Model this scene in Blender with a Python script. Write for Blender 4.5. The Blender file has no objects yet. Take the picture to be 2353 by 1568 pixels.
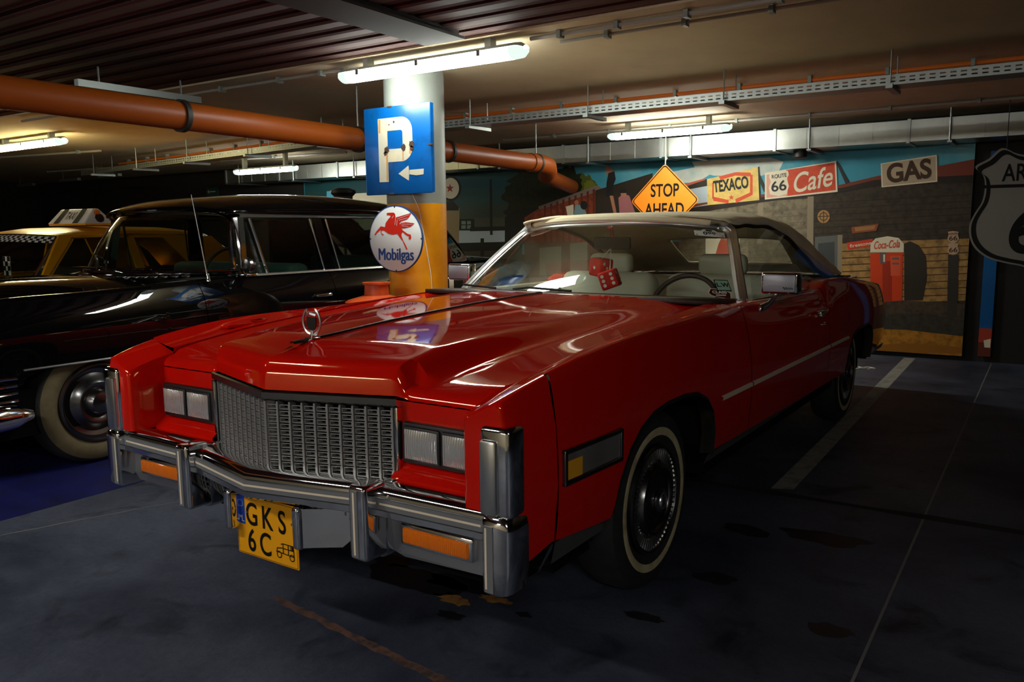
import bpy, bmesh, math, random
from math import sin, cos, pi, radians
from mathutils import Vector, Matrix
random.seed(7)
S = bpy.context.scene
COL = S.collection

# ---------------------------------------------------------------- camera, light level
def cam_axes(yaw, pitch, roll):
    f = Vector((-sin(yaw)*cos(pitch), cos(yaw)*cos(pitch), -sin(pitch)))
    r = Vector((cos(yaw), sin(yaw), 0)); u = r.cross(f)
    return cos(roll)*r + sin(roll)*u, -sin(roll)*r + cos(roll)*u, f
CAR_TURN = -0.0140
cd = bpy.data.cameras.new('camera'); cam = bpy.data.objects.new('camera', cd); COL.objects.link(cam)
cd.sensor_width = 36; cd.lens = 1871.86*36/2353; cd.clip_start = 0.05
R_, U_, F_ = cam_axes(radians(34.17) + CAR_TURN, radians(7.801), radians(-0.604))
cam.matrix_world = Matrix(((R_.x, U_.x, -F_.x, 2.090), (R_.y, U_.y, -F_.y, -1.740), (R_.z, U_.z, -F_.z, 1.352), (0, 0, 0, 1)))
S.camera = cam
W = bpy.data.worlds.new('world'); S.world = W; W.use_nodes = True
W.node_tree.nodes['Background'].inputs[0].default_value = (0.5, 0.6, 0.75, 1)
W.node_tree.nodes['Background'].inputs[1].default_value = 0.0
S.view_settings.view_transform = 'Standard'; S.view_settings.look = 'None'
S.view_settings.gamma = 1; S.view_settings.use_curve_mapping = False
S.view_settings.exposure = 0.15
TUBE = 44.0          # strength of the lit tubes
DRIVE = 60.0         # the stronger lamps over the driveway
CEIL = 2.42

# ---------------------------------------------------------------- materials
def lin(r, g, b):
    return tuple(((c/255)/12.92 if c/255 <= 0.04045 else ((c/255 + 0.055)/1.055)**2.4) for c in (r, g, b))
def mat(name, col, rough=0.5, metal=0.0, spec=0.5, coat=0.0, emit=0.0, noise=None, bump=None, coat_rough=0.03):
    m = bpy.data.materials.new(name); m.use_nodes = True
    nt = m.node_tree; p = nt.nodes['Principled BSDF']
    p.inputs['Base Color'].default_value = (*col, 1); p.inputs['Roughness'].default_value = rough
    p.inputs['Metallic'].default_value = metal; p.inputs['Specular IOR Level'].default_value = spec
    p.inputs['Coat Weight'].default_value = coat; p.inputs['Coat Roughness'].default_value = coat_rough
    if emit:
        p.inputs['Emission Color'].default_value = (*col, 1); p.inputs['Emission Strength'].default_value = emit
    if noise or bump:
        tc = nt.nodes.new('ShaderNodeTexCoord')
    if noise:                       # noise = (scale, second colour, low, high)
        sc, c2, lo, hi = noise
        n = nt.nodes.new('ShaderNodeTexNoise'); n.inputs['Scale'].default_value = sc; n.inputs['Detail'].default_value = 7; n.inputs['Roughness'].default_value = 0.62
        r = nt.nodes.new('ShaderNodeValToRGB'); r.color_ramp.elements[0].position = lo; r.color_ramp.elements[1].position = hi
        r.color_ramp.elements[0].color = (*col, 1); r.color_ramp.elements[1].color = (*c2, 1)
        nt.links.new(tc.outputs['Object'], n.inputs['Vector']); nt.links.new(n.outputs['Fac'], r.inputs['Fac']); nt.links.new(r.outputs['Color'], p.inputs['Base Color'])
    if bump:                        # bump = (scale, strength)
        n = nt.nodes.new('ShaderNodeTexNoise'); n.inputs['Scale'].default_value = bump[0]; n.inputs['Detail'].default_value = 5
        b = nt.nodes.new('ShaderNodeBump'); b.inputs['Strength'].default_value = bump[1]; b.inputs['Distance'].default_value = 0.01
        nt.links.new(tc.outputs['Object'], n.inputs['Vector']); nt.links.new(n.outputs['Fac'], b.inputs['Height']); nt.links.new(b.outputs['Normal'], p.inputs['Normal'])
    return m
def glass(name, tint=(0.8, 0.85, 0.82), refl=0.1):
    m = bpy.data.materials.new(name); m.use_nodes = True
    nt = m.node_tree; nt.nodes.clear()
    o = nt.nodes.new('ShaderNodeOutputMaterial'); mx = nt.nodes.new('ShaderNodeMixShader')
    t = nt.nodes.new('ShaderNodeBsdfTransparent'); t.inputs[0].default_value = (*tint, 1)
    g = nt.nodes.new('ShaderNodeBsdfGlossy'); g.inputs['Roughness'].default_value = 0.02
    lw = nt.nodes.new('ShaderNodeLayerWeight'); lw.inputs[0].default_value = 0.5        # same from both sides of the pane
    pw = nt.nodes.new('ShaderNodeMath'); pw.operation = 'POWER'; pw.inputs[1].default_value = 4.6
    ma = nt.nodes.new('ShaderNodeMath'); ma.operation = 'MULTIPLY_ADD'; ma.inputs[1].default_value = 0.9; ma.inputs[2].default_value = 0.04 + refl*0.2
    nt.links.new(lw.outputs['Facing'], pw.inputs[0]); nt.links.new(pw.outputs[0], ma.inputs[0]); nt.links.new(ma.outputs[0], mx.inputs[0]); nt.links.new(t.outputs[0], mx.inputs[1]); nt.links.new(g.outputs[0], mx.inputs[2]); nt.links.new(mx.outputs[0], o.inputs[0])
    return m
def wave_bump(m, scale, strength, axis='X'):
    nt = m.node_tree; p = nt.nodes['Principled BSDF']
    tc = nt.nodes.new('ShaderNodeTexCoord'); w = nt.nodes.new('ShaderNodeTexWave'); w.bands_direction = axis; w.inputs['Scale'].default_value = scale; w.inputs['Distortion'].default_value = 0
    b = nt.nodes.new('ShaderNodeBump'); b.inputs['Strength'].default_value = strength; b.inputs['Distance'].default_value = 0.004
    nt.links.new(tc.outputs['Object'], w.inputs['Vector']); nt.links.new(w.outputs['Fac'], b.inputs['Height']); nt.links.new(b.outputs['Normal'], p.inputs['Normal'])
    return m

M = {}
M['red'] = mat('red_car_paint', (0.62, 0.006, 0.002), 0.045, spec=1.0)
M['red'].node_tree.nodes['Principled BSDF'].inputs['Specular Tint'].default_value = (1.0, 0.66, 0.33, 1)
M['blackpaint'] = mat('black_car_paint', (0.0025, 0.0025, 0.003), 0.3, spec=0.0, coat=1.0, coat_rough=0.01)
M['taxi'] = mat('taxi_yellow_paint', lin(240, 170, 8), 0.35, spec=0.35, coat=0.15)
M['chrome'] = mat('chrome', (0.80, 0.80, 0.81), 0.075, metal=1.0, bump=(9, 0.03))
M['satin'] = mat('satin_metal', (0.70, 0.69, 0.67), 0.30, metal=1.0)
M['darkchrome'] = mat('dark_chrome', (0.20, 0.195, 0.19), 0.25, metal=1.0)
M['black'] = mat('black_plastic', (0.006, 0.006, 0.006), 0.5)
M['void'] = mat('underbody_black', (0.004, 0.004, 0.004), 0.9, spec=0.1)
M['strip'] = mat('grey_rubber_strip', (0.17, 0.17, 0.178), 0.42)
M['rubber'] = mat('tire_rubber', (0.012, 0.012, 0.012), 0.75, noise=(30, (0.02, 0.02, 0.02), 0.4, 0.7))
M['whitewall'] = mat('cream_whitewall', lin(205, 190, 150), 0.7, noise=(14, lin(150, 128, 88), 0.45, 0.75))
M['oldwhitewall'] = mat('yellowed_whitewall', lin(112, 99, 70), 0.75, noise=(9, lin(90, 78, 52), 0.4, 0.7))
M['pin'] = mat('cream_pinstripe', lin(235, 215, 190), 0.5)
M['canvas'] = mat('cream_canvas', lin(244, 232, 198), 0.85, spec=0.2, bump=(60, 0.25), noise=(6, lin(230, 216, 180), 0.4, 0.7))
M['mirrorback'] = mat('brushed_mirror_back', (0.36, 0.35, 0.39), 0.35, metal=0.2)
M['rockertrim'] = mat('dull_rocker_trim', (0.11, 0.11, 0.105), 0.35, metal=0.3)
M['grille'] = mat('grille_metal', (0.34, 0.33, 0.32), 0.35, metal=0.5)
M['amber'] = mat('amber_lens', lin(255, 125, 10), 0.12, coat=0.5); wave_bump(M['amber'], 45, 0.7)
M['yellowlens'] = mat('yellow_lens', lin(235, 165, 30), 0.15, coat=0.5)
M['clearlens'] = wave_bump(mat('clear_lens', (0.42, 0.40, 0.36), 0.12, metal=0.75), 40, 0.5)
M['headlens'] = wave_bump(mat('headlamp_glass', (0.86, 0.84, 0.82), 0.16, metal=0.72), 34, 0.6)
M['plate'] = mat('yellow_plate', lin(250, 170, 5), 0.35)
M['plateblue'] = mat('blue_plate_band', lin(10, 70, 190), 0.35)
M['ink'] = mat('black_ink', (0.006, 0.006, 0.006), 0.7, spec=0.15)
M['white'] = mat('white_paint', lin(232, 230, 222), 0.5)
M['glass'] = glass('car_glass', (0.93, 0.95, 0.92))
M['darkglass'] = glass('tinted_car_glass', (0.68, 0.74, 0.66))
M['leather'] = mat('pale_leather', lin(196, 198, 176), 0.5, bump=(25, 0.15))
M['dash'] = mat('dark_dashboard', lin(58, 44, 36), 0.5, bump=(90, 0.2))
M['darktrim'] = mat('dark_cabin_trim', lin(30, 32, 28), 0.8)
M['dice'] = mat('red_plush', lin(225, 34, 20), 0.9, bump=(140, 0.6))
M['concrete'] = None
M['pillarwhite'] = mat('white_column_paint', lin(140, 146, 142), 0.5, noise=(5, lin(130, 136, 132), 0.4, 0.7))
M['pillaryellow'] = mat('yellow_column_paint', lin(238, 158, 8), 0.42, noise=(5, lin(222, 142, 6), 0.4, 0.7))
M['signblue'] = mat('blue_enamel', lin(0, 80, 152), 0.3, noise=(5, lin(0, 54, 104), 0.52, 0.72))
M['signwhite'] = mat('aged_white_enamel', lin(182, 178, 162), 0.4, noise=(9, lin(205, 190, 150), 0.5, 0.72))
M['rust'] = mat('rust', lin(70, 46, 34), 0.9, noise=(40, lin(40, 24, 18), 0.4, 0.6))
M['ruststain'] = mat('rust_stain', lin(178, 128, 70), 0.7)
M['discwhite'] = mat('white_enamel', lin(225, 226, 226), 0.3)
M['horsered'] = mat('red_enamel', lin(220, 40, 20), 0.35)
M['lettersblue'] = mat('navy_enamel', lin(20, 55, 115), 0.35)
M['orange'] = mat('orange_sign_sheeting', lin(240, 130, 18), 0.45)
M['pipe'] = mat('orange_brown_drain_pipe', lin(152, 72, 14), 0.45, spec=0.3)
M['pipejoint'] = mat('black_rubber_clamp', (0.01, 0.009, 0.008), 0.6)
M['zinc'] = mat('galvanised_tray', (0.31, 0.335, 0.33), 0.42, metal=0.85)
M['duct'] = mat('galvanised_duct', (0.40, 0.41, 0.38), 0.36, metal=0.9, noise=(2.2, (0.28, 0.29, 0.265), 0.35, 0.7))
M['conduit'] = mat('grey_conduit', lin(150, 146, 138), 0.6)
M['orangecable'] = mat('orange_cable_trunk', lin(205, 105, 30), 0.5)
M['housing'] = mat('lamp_housing', lin(190, 200, 196), 0.4)
M['lampclip'] = mat('lamp_clip', lin(120, 128, 122), 0.4)
M['pump'] = mat('orange_red_metal', lin(205, 80, 25), 0.45, noise=(12, lin(160, 52, 18), 0.45, 0.7))
M['chain'] = mat('white_plastic', lin(225, 222, 205), 0.5)

def emitter(name, col, strength):
    m = bpy.data.materials.new(name); m.use_nodes = True
    nt = m.node_tree; nt.nodes.clear(); o = nt.nodes.new('ShaderNodeOutputMaterial'); e = nt.nodes.new('ShaderNodeEmission')
    e.inputs[0].default_value = (*col, 1); e.inputs[1].default_value = strength; nt.links.new(e.outputs[0], o.inputs[0])
    return m
M['tube'] = emitter('lit_diffuser', (0.95, 1.0, 0.90), TUBE)
M['tubeback'] = emitter('lit_diffuser_back', (0.97, 1.0, 0.90), 74.0)
M['tubeleft'] = emitter('lit_diffuser_left', (1.0, 0.86, 0.42), 48.0)
M['filltube'] = emitter('lit_diffuser_fill', (1.0, 1.0, 0.94), 80.0)  # diffuser of the fill lamp added at right, out of view
M['tubefront'] = emitter('lit_diffuser_driveway', (1.0, 1.0, 0.94), DRIVE)
M['tubeend'] = emitter('lit_diffuser_end', (0.85, 1.0, 0.92), 0.9)

# ---------------------------------------------------------------- mesh helpers
class MB:
    def __init__(self): self.v = []; self.f = []; self.m = []; self.mats = []
    def mi(self, m):
        if m not in self.mats: self.mats.append(m)
        return self.mats.index(m)
    def add(self, vs, fs, m, T=None):
        b = len(self.v); k = self.mi(m)
        self.v += [tuple(T @ Vector(p)) if T is not None else tuple(p) for p in vs]
        for f in fs: self.f.append([b + i for i in f]); self.m.append(k)
        return self
    def box(self, x0, x1, y0, y1, z0, z1, m, T=None):
        vs = [(x, y, z) for x in (x0, x1) for y in (y0, y1) for z in (z0, z1)]
        return self.add(vs, [(0, 1, 3, 2), (4, 6, 7, 5), (0, 4, 5, 1), (2, 3, 7, 6), (0, 2, 6, 4), (1, 5, 7, 3)], m, T)
    def rbox(self, x0, x1, y0, y1, z0, z1, m, r=0.01, seg=2, T=None):
        bm = bmesh.new(); bmesh.ops.create_cube(bm, size=1)
        for v in bm.verts: v.co = Vector(((x0+x1)/2 + v.co.x*(x1-x0), (y0+y1)/2 + v.co.y*(y1-y0), (z0+z1)/2 + v.co.z*(z1-z0)))
        bmesh.ops.bevel(bm, geom=list(bm.edges), offset=r, segments=seg, profile=0.5, affect='EDGES')
        bm.verts.index_update(); self.add([v.co[:] for v in bm.verts], [[v.index for v in f.verts] for f in bm.faces], m, T); bm.free(); return self
    def poly(self, pts, m, T=None):
        return self.add(pts, [tuple(range(len(pts)))], m, T)
    def prism(self, pts, d, m, T=None):            # polygon in XZ, extruded along +Y by d
        n = len(pts); vs = [(x, 0, z) for x, z in pts] + [(x, d, z) for x, z in pts]
        return self.add(vs, [tuple(range(n)), tuple(range(2*n-1, n-1, -1))] + [(i, i+n, (i+1) % n + n, (i+1) % n) for i in range(n)], m, T)
    def grid(self, rows, m, T=None, cyc=False, skip=None):
        nr, nc = len(rows), len(rows[0]); fs = []
        for i in range(nr-1):
            for j in range(nc if cyc else nc-1):
                if skip and skip(i, j): continue
                k = (j+1) % nc; fs.append((i*nc+j, i*nc+k, (i+1)*nc+k, (i+1)*nc+j))
        return self.add([p for r in rows for p in r], fs, m, T)
    def tube(self, pts, r, m, seg=8, T=None, caps=True, flat=None):
        pts = [Vector(p) for p in pts]; rows = []; up = Vector((0, 0, 1)); n = None
        for i, p in enumerate(pts):
            t = (pts[min(i+1, len(pts)-1)] - pts[max(i-1, 0)]).normalized()
            if n is None: n = t.cross(up if abs(t.z) < 0.9 else Vector((1, 0, 0))).normalized()
            n = (n - t*n.dot(t)).normalized(); b = t.cross(n)
            rr = r[i] if isinstance(r, (list, tuple)) else r
            rows.append([tuple(p + (n*cos(2*pi*k/seg) + b*sin(2*pi*k/seg)*(flat or 1))*rr) for k in range(seg)])
        self.grid(rows, m, T, cyc=True)
        if caps: self.add(rows[0], [tuple(range(seg))[::-1]], m, T); self.add(rows[-1], [tuple(range(seg))], m, T)
        return self
    def lathe(self, prof, m, seg=32, T=None):      # profile (radius, height) about local Z
        rows = [[(r*cos(2*pi*k/seg), r*sin(2*pi*k/seg), h) for k in range(seg)] for r, h in prof]
        return self.grid(rows, m, T, cyc=True)
    def text(self, s, size, m, T, sx=1.0, shear=0.0, bold=0.0, depth=0.0, align='CENTER'):
        cu = bpy.data.curves.new('t', 'FONT'); cu.body = s; cu.size = size; cu.align_x = align; cu.align_y = 'CENTER'; cu.shear = shear; cu.offset = bold; cu.extrude = depth
        o = bpy.data.objects.new('t', cu); me = o.to_mesh()
        vs = [(v.co.x*sx, 0, v.co.y) if not depth else (v.co.x*sx, -v.co.z, v.co.y) for v in me.vertices]; fs = [tuple(p.vertices) for p in me.polygons]
        o.to_mesh_clear(); bpy.data.objects.remove(o); bpy.data.curves.remove(cu)
        return self.add(vs, fs, m, T)
    def build(self, name, parent=None, smooth=35, bevel=0, mirror=False, fix=False, solid=0, **tags):
        me = bpy.data.meshes.new(name); me.from_pydata(self.v, [], self.f)
        for m in self.mats: me.materials.append(m)
        for p, k in zip(me.polygons, self.m): p.material_index = k
        if fix:
            bm = bmesh.new(); bm.from_mesh(me); bmesh.ops.remove_doubles(bm, verts=bm.verts, dist=1e-5); bmesh.ops.recalc_face_normals(bm, faces=bm.faces); bm.to_mesh(me); bm.free()
        me.update()
        if smooth:
            for p in me.polygons: p.use_smooth = True
            me.set_sharp_from_angle(angle=radians(smooth))
        o = bpy.data.objects.new(name, me); COL.objects.link(o)
        if parent: o.parent = parent
        if bevel:
            b = o.modifiers.new('bevel', 'BEVEL'); b.width = bevel; b.segments = 2; b.limit_method = 'ANGLE'; b.angle_limit = radians(40); b.harden_normals = False
        if solid:
            b = o.modifiers.new('solid', 'SOLIDIFY'); b.thickness = solid; b.offset = 0
        for k, v in tags.items(): o[k] = v
        return o
def empty(name, loc, rz=0.0, **tags):
    o = bpy.data.objects.new(name, None); COL.objects.link(o); o.location = loc; o.rotation_euler = (0, 0, rz); o.empty_display_size = 0.1
    for k, v in tags.items(): o[k] = v
    return o
def interp(tab, x):
    if x <= tab[0][0]: return tab[0][1]
    for (a, fa), (b, fb) in zip(tab, tab[1:]):
        if x <= b: return fa + (fb-fa)*(x-a)/(b-a)
    return tab[-1][1]
def sinterp(tab, x):                                # smooth (Catmull-Rom) version
    n = len(tab)
    if x <= tab[0][0]: return tab[0][1]
    if x >= tab[-1][0]: return tab[-1][1]
    for i in range(n-1):
        a, b = tab[i], tab[i+1]
        if a[0] <= x <= b[0]:
            h = b[0]-a[0]; t = (x-a[0])/h
            p = tab[i-1] if i else a; q = tab[i+2] if i+2 < n else b
            ma = (b[1]-p[1])/(b[0]-p[0]) if b[0] != p[0] else 0; mb = (q[1]-a[1])/(q[0]-a[0]) if q[0] != a[0] else 0
            return (2*t**3-3*t**2+1)*a[1] + (t**3-2*t**2+t)*h*ma + (-2*t**3+3*t**2)*b[1] + (t**3-t**2)*h*mb
def span(a, b, n): return [a + (b-a)*i/(n-1) for i in range(n)]
def sstep(t): t = max(0, min(1, t)); return t*t*(3-2*t)
def circ(cx, cz, r, n=32, sx=1): return [(cx + r*cos(2*pi*k/n)*sx, cz + r*sin(2*pi*k/n)) for k in range(n)]
def at(x, y, z, rz=0): return Matrix.Translation((x, y, z)) @ Matrix.Rotation(rz, 4, 'Z')

# ---------------------------------------------------------------- room
def floor_material():
    m = bpy.data.materials.new('stained_concrete'); m.use_nodes = True; nt = m.node_tree; p = nt.nodes['Principled BSDF']
    tc = nt.nodes.new('ShaderNodeTexCoord')
    def nz(scale, det, rough=0.6, dist=0.0):
        n = nt.nodes.new('ShaderNodeTexNoise'); n.inputs['Scale'].default_value = scale; n.inputs['Detail'].default_value = det; n.inputs['Roughness'].default_value = rough; n.inputs['Distortion'].default_value = dist
        nt.links.new(tc.outputs['Object'], n.inputs['Vector']); return n
    def ramp(src, lo, hi, a, b):
        r = nt.nodes.new('ShaderNodeValToRGB'); r.color_ramp.elements[0].position = lo; r.color_ramp.elements[1].position = hi
        r.color_ramp.elements[0].color = (*a, 1); r.color_ramp.elements[1].color = (*b, 1); nt.links.new(src, r.inputs['Fac']); return r
    def mix(a, b, mode, fac=1.0):
        x = nt.nodes.new('ShaderNodeMix'); x.data_type = 'RGBA'; x.blend_type = mode; x.inputs[0].default_value = fac
        nt.links.new(a, x.inputs[6]); nt.links.new(b, x.inputs[7]); return x.outputs[2]
    base = ramp(nz(1.1, 8, 0.65, 0.4).outputs['Fac'], 0.35, 0.68, FLOOR_A, FLOOR_B)
    spots = ramp(nz(3.2, 6, 0.6, 0.8).outputs['Fac'], 0.30, 0.44, (0.35, 0.35, 0.36), (1, 1, 1))
    fine = ramp(nz(38, 6, 0.75).outputs['Fac'], 0.30, 0.60, (0.72, 0.72, 0.73), (1.0, 1.0, 1.0))
    c = mix(mix(base.outputs[0], spots.outputs[0], 'MULTIPLY'), fine.outputs[0], 'MULTIPLY')
    nt.links.new(c, p.inputs['Base Color'])
    rr = nt.nodes.new('ShaderNodeMapRange'); rr.inputs[3].default_value = 0.38; rr.inputs[4].default_value = 0.7
    nt.links.new(nz(2.3, 6).outputs['Fac'], rr.inputs[0]); nt.links.new(rr.outputs[0], p.inputs['Roughness']); p.inputs['Specular IOR Level'].default_value = 0.35
    b = nt.nodes.new('ShaderNodeBump'); b.inputs['Strength'].default_value = 0.15; b.inputs['Distance'].default_value = 0.01
    nt.links.new(nz(60, 6).outputs['Fac'], b.inputs['Height']); nt.links.new(b.outputs[0], p.inputs['Normal'])
    return m
FLOOR_A = (0.030, 0.036, 0.060); FLOOR_B = (0.105, 0.116, 0.160)
M['concrete'] = floor_material()
M['linewhite'] = mat('worn_line_paint', lin(150, 148, 138), 0.7, noise=(12, lin(95, 95, 90), 0.48, 0.75))
M['bayblue'] = mat('blue_bay_paint', lin(12, 18, 96), 0.6, noise=(5, lin(8, 10, 60), 0.4, 0.7))
M['crack'] = mat('dark_joint', (0.012, 0.012, 0.012), 0.9)
M['rustline'] = mat('rusty_worn_line', lin(110, 74, 60), 0.9, noise=(22, lin(60, 46, 44), 0.42, 0.62))
M['scratch'] = mat('pale_scratch', lin(120, 120, 118), 0.8)
M['oil'] = mat('oil_stain', (0.014, 0.014, 0.017), 0.45)
M['yellowstain'] = mat('yellow_paint_stain', lin(190, 135, 70), 0.7, noise=(18, lin(120, 85, 50), 0.45, 0.7))
M['soffit'] = mat('painted_concrete_soffit', lin(200, 184, 154), 0.85, spec=0.15, noise=(1.4, lin(182, 166, 138), 0.35, 0.7), bump=(18, 0.1))
M['ribsteel'] = mat('red_brown_ribbed_steel', lin(84, 56, 53), 0.8, spec=0.2, noise=(1.2, lin(68, 47, 44), 0.4, 0.65))
M['darkwall'] = mat('dark_wall_paint', lin(46, 44, 42), 0.9, spec=0.1)
M['steelbeam'] = mat('grey_steel_beam', lin(60, 56, 54), 0.8, spec=0.2)

fl = MB(); fl.poly([(-16, -7, 0), (9, -7, 0), (9, 9, 0), (-16, 9, 0)], M['concrete'])
def patch(pts, m, z=0.001): fl.poly([(x, y, z) for x, y in pts], m)
patch([(0.955, 2.42), (1.06, 2.46), (1.01, 7.4), (0.905, 7.4)], M['linewhite'])
patch([(-4.2, -1.2), (-2.03, -1.2), (-1.99, 0.86), (-2.0, 1.4), (-4.2, 1.4)], M['bayblue'])
patch([(1.674, -3), (1.684, -3), (1.686, 7.4), (1.676, 7.4)], M['scratch'])
def jag(x0, y0, x1, y1, w, n=14, amp=0.006):
    d = Vector((x1-x0, y1-y0)).normalized(); nrm = Vector((-d.y, d.x)); L = []; Rr = []
    for i in range(n+1):
        p = Vector((x0, y0)).lerp(Vector((x1, y1)), i/n); a = random.uniform(-amp, amp)
        ww = w*random.uniform(0.7, 1.3)/2
        L.append(tuple(p + nrm*(a+ww))); Rr.append(tuple(p + nrm*(a-ww)))
    return L + Rr[::-1]
def strip(x0, y0, x1, y1, w, m, n=14, amp=0.006, z=0.0012):
    q = jag(x0, y0, x1, y1, w, n, amp)
    for i in range(n): fl.poly([(*q[i], z), (*q[i+1], z), (*q[2*n-i], z), (*q[2*n+1-i], z)], m)
strip(-0.24, 0.175, 0.80, 0.04, 0.035, M['rustline'], 40, 0.004)
strip(-1.85, -0.17, -1.2, 1.5, 0.008, M['scratch'], 20)
strip(-2.6, 2.30, 5.0, 2.42, 0.06, M['crack'], 30, 0.002)
strip(-6, 5.95, 5.0, 5.95, 0.006, M['crack'], 30, 0.002)
def blob(cx, cy, rx, ry, m, n=26, rough=0.35, z=0.0016):
    k = [random.uniform(1-rough, 1+rough) for _ in range(n)]
    patch([(cx + rx*cos(2*pi*i/n)*(k[i]+k[i-1])/2, cy + ry*sin(2*pi*i/n)*(k[i]+k[i-1])/2) for i in range(n)], m, z)
for cx, cy, rx, ry in [(0.09, 0.58, 0.22, 0.10), (0.27, 0.63, 0.12, 0.06), (-0.1, 0.66, 0.10, 0.05), (0.40, 0.41, 0.05, 0.03), (1.55, 1.0, 0.09, 0.05), (0.99, 0.76, 0.07, 0.03), (1.36, 1.85, 0.17, 0.09), (1.04, 1.77, 0.11, 0.06), (1.08, 1.2, 0.08, 0.05), (0.62, 0.55, 0.03, 0.02)]:
    blob(cx, cy, rx, ry, M['oil'])
blob(0.335, 0.515, 0.07, 0.035, M['yellowstain'], rough=0.55); blob(0.46, 0.60, 0.06, 0.025, M['yellowstain'], rough=0.6)
fl.build('floor', kind='structure', smooth=0)

ce = MB()
ce.box(-16, 9, 2.13, 9, CEIL, CEIL+0.12, M['soffit'])
ce.box(-16, 9, -7, 2.13, CEIL+0.12, CEIL+0.2, M['darkwall'])
ce.build('ceiling', kind='structure', smooth=0)
rb = MB(); prof = []
y = -7.0
while y < 2.12:                                   # trapezoidal steel sheet, ribs along X
    prof += [(y, CEIL+0.06), (y+0.022, CEIL+0.06), (y+0.034, CEIL+0.014), (y+0.060, CEIL+0.010), (y+0.16, CEIL+0.018), (y+0.188, CEIL+0.014), (y+0.20, CEIL+0.06)]; y += 0.20
rb.grid([[(x, yy, zz) for yy, zz in prof] for x in (-16, 9)], M['ribsteel'])
rb.build('trim_1', kind='structure', smooth=0)
MB().box(-16.2, -16, -7, 9, 0, 2.6, M['darkwall']).build('wall_left', kind='structure', smooth=0)
MB().box(9, 9.2, -7, 9, 0, 2.6, M['darkwall']).build('wall_right', kind='structure', smooth=0)
MB().box(-16, 9, 7.5, 7.7, 0, 2.6, M['darkwall']).build('wall_back', kind='structure', smooth=0)
MB().box(-16, 9, -7.2, -7, 0, 2.6, M['soffit']).build('wall_front', kind='structure', smooth=0)
bmx = MB(); bmx.box(-0.90, -0.70, -7, 2.0, CEIL-0.02, CEIL+0.07, M['steelbeam']); bmx.box(-0.94, -0.66, -7, 2.0, CEIL-0.035, CEIL-0.02, M['steelbeam'])
bmx.build('trim_2', kind='structure', smooth=0)

# ---------------------------------------------------------------- tube lamps
def tube_lamp(x0, x1, y, z, label, group='tube lamps on the ceiling', lit='tube'):
    L = x1-x0; e = empty('tube_lamp', ((x0+x1)/2, y, z), label=label, category='ceiling lamp', group=group); h = L/2
    b = MB(); r = 0.062
    def sect(x, k, a0, a1, n): return [(x, r*k*cos(a0+(a1-a0)*i/n), r*0.72*k*sin(a0+(a1-a0)*i/n)) for i in range(n+1)]
    b.grid([sect(x, k, .42, pi-.42, 8) for x, k in ((-h, 0.55), (-h+0.03, 0.95), (-h+0.06, 1), (h-0.06, 1), (h-0.03, 0.95), (h, 0.55))], M['housing'])
    for k in (-0.33, 0.33): b.box(k*L-0.02, k*L+0.02, -0.03, 0.03, 0.04, CEIL-z, M['housing'])
    b.build('lamp_housing', e)
    d = MB(); d.grid([sect(x, k, .42, -pi-.42, 14) for x, k in ((-h+0.07, 0.9), (-h+0.085, 0.97), (h-0.085, 0.97), (h-0.07, 0.9))], M[lit])
    d.build('lamp_diffuser', e)
    for s in (-1, 1):
        c = MB(); c.grid([sect(s*x, k, .42, -pi-.42, 12) for x, k in ((h, 0.5), (h-0.03, 0.93), (h-0.085, 0.98))], M['tubeend']); c.build('lamp_end_cap', e)
    for k in (-0.36, -0.02, 0.30):
        MB().box(k*L-0.012, k*L+0.012, -0.066, -0.05, -0.012, 0.02, M['lampclip']).build('lamp_clip', e)
    return e
tube_lamp(-1.81, -0.396, 2.21, 2.335, 'bright tube lamp right above the white and yellow column')
tube_lamp(-1.80, -0.51, 6.02, 2.295, 'tube lamp in front of the galvanised duct above the painted banner', lit='tubeback')
tube_lamp(-7.66, -6.39, 5.96, 2.20, 'dimmer tube lamp behind the black saloon roof at the far left')
tube_lamp(-8.1, -6.62, 3.0, 2.33, 'tube lamp cut by the left edge of the picture above the taxi', lit='tubeleft')
tube_lamp(2.6, 4.0, -3.2, 2.335, 'added unseen tube lamp lighting the convertible from the right', lit='filltube')  # added out of view to brighten the right side of the car
tube_lamp(-7.7, -6.3, -1.8, 2.335, 'tube lamp over the driveway before the taxi', lit='tubefront')
tube_lamp(-1.81, -0.396, -5.9, 2.335, 'added unseen tube lamp near the front wall brightening the car front', lit='tubefront')  # added out of view so the chrome front has something bright to reflect
tube_lamp(-1.81, -0.396, -2.0, 2.335, 'tube lamp of the next row toward the driveway', lit='tubefront')
# ================================================================ the red convertible
RC = empty('convertible_car', (0, 0, 0), CAR_TURN, label='glossy red convertible with cream canvas top and whitewall tires parked nose out', category='car')
def crease(Y, s=1):
    z = sinterp([(-0.01, .895), (.10, .925), (.24, .952), (.5, .982), (.83, 1.0), (1.2, 1.008), (1.75, 1.008), (2.2, .998), (3.0, .985), (3.2, .99), (3.32, 1.032), (3.75, 1.03), (4.2, .995), (4.9, .93), (5.35, .878), (5.5, .81)], Y)
    return z + (0.012*max(0, 1 - Y/2.5) if s > 0 else sinterp([(0, -.012), (.5, -.014), (1.2, -.030), (1.8, -.022), (2.3, 0)], Y))
def xcr(Y): return sinterp([(0, .925), (.2, .948), (.6, .962), (1.2, .962), (1.8, .945), (3.2, .94), (4.2, .945), (5, .93), (5.5, .875)], Y)
def xmx(Y): return sinterp([(0, .950), (.2, .980), (.5, .997), (1.0, 1.002), (3.2, 1.008), (4.3, 1.005), (5.0, .975), (5.5, .92)], Y)
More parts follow.
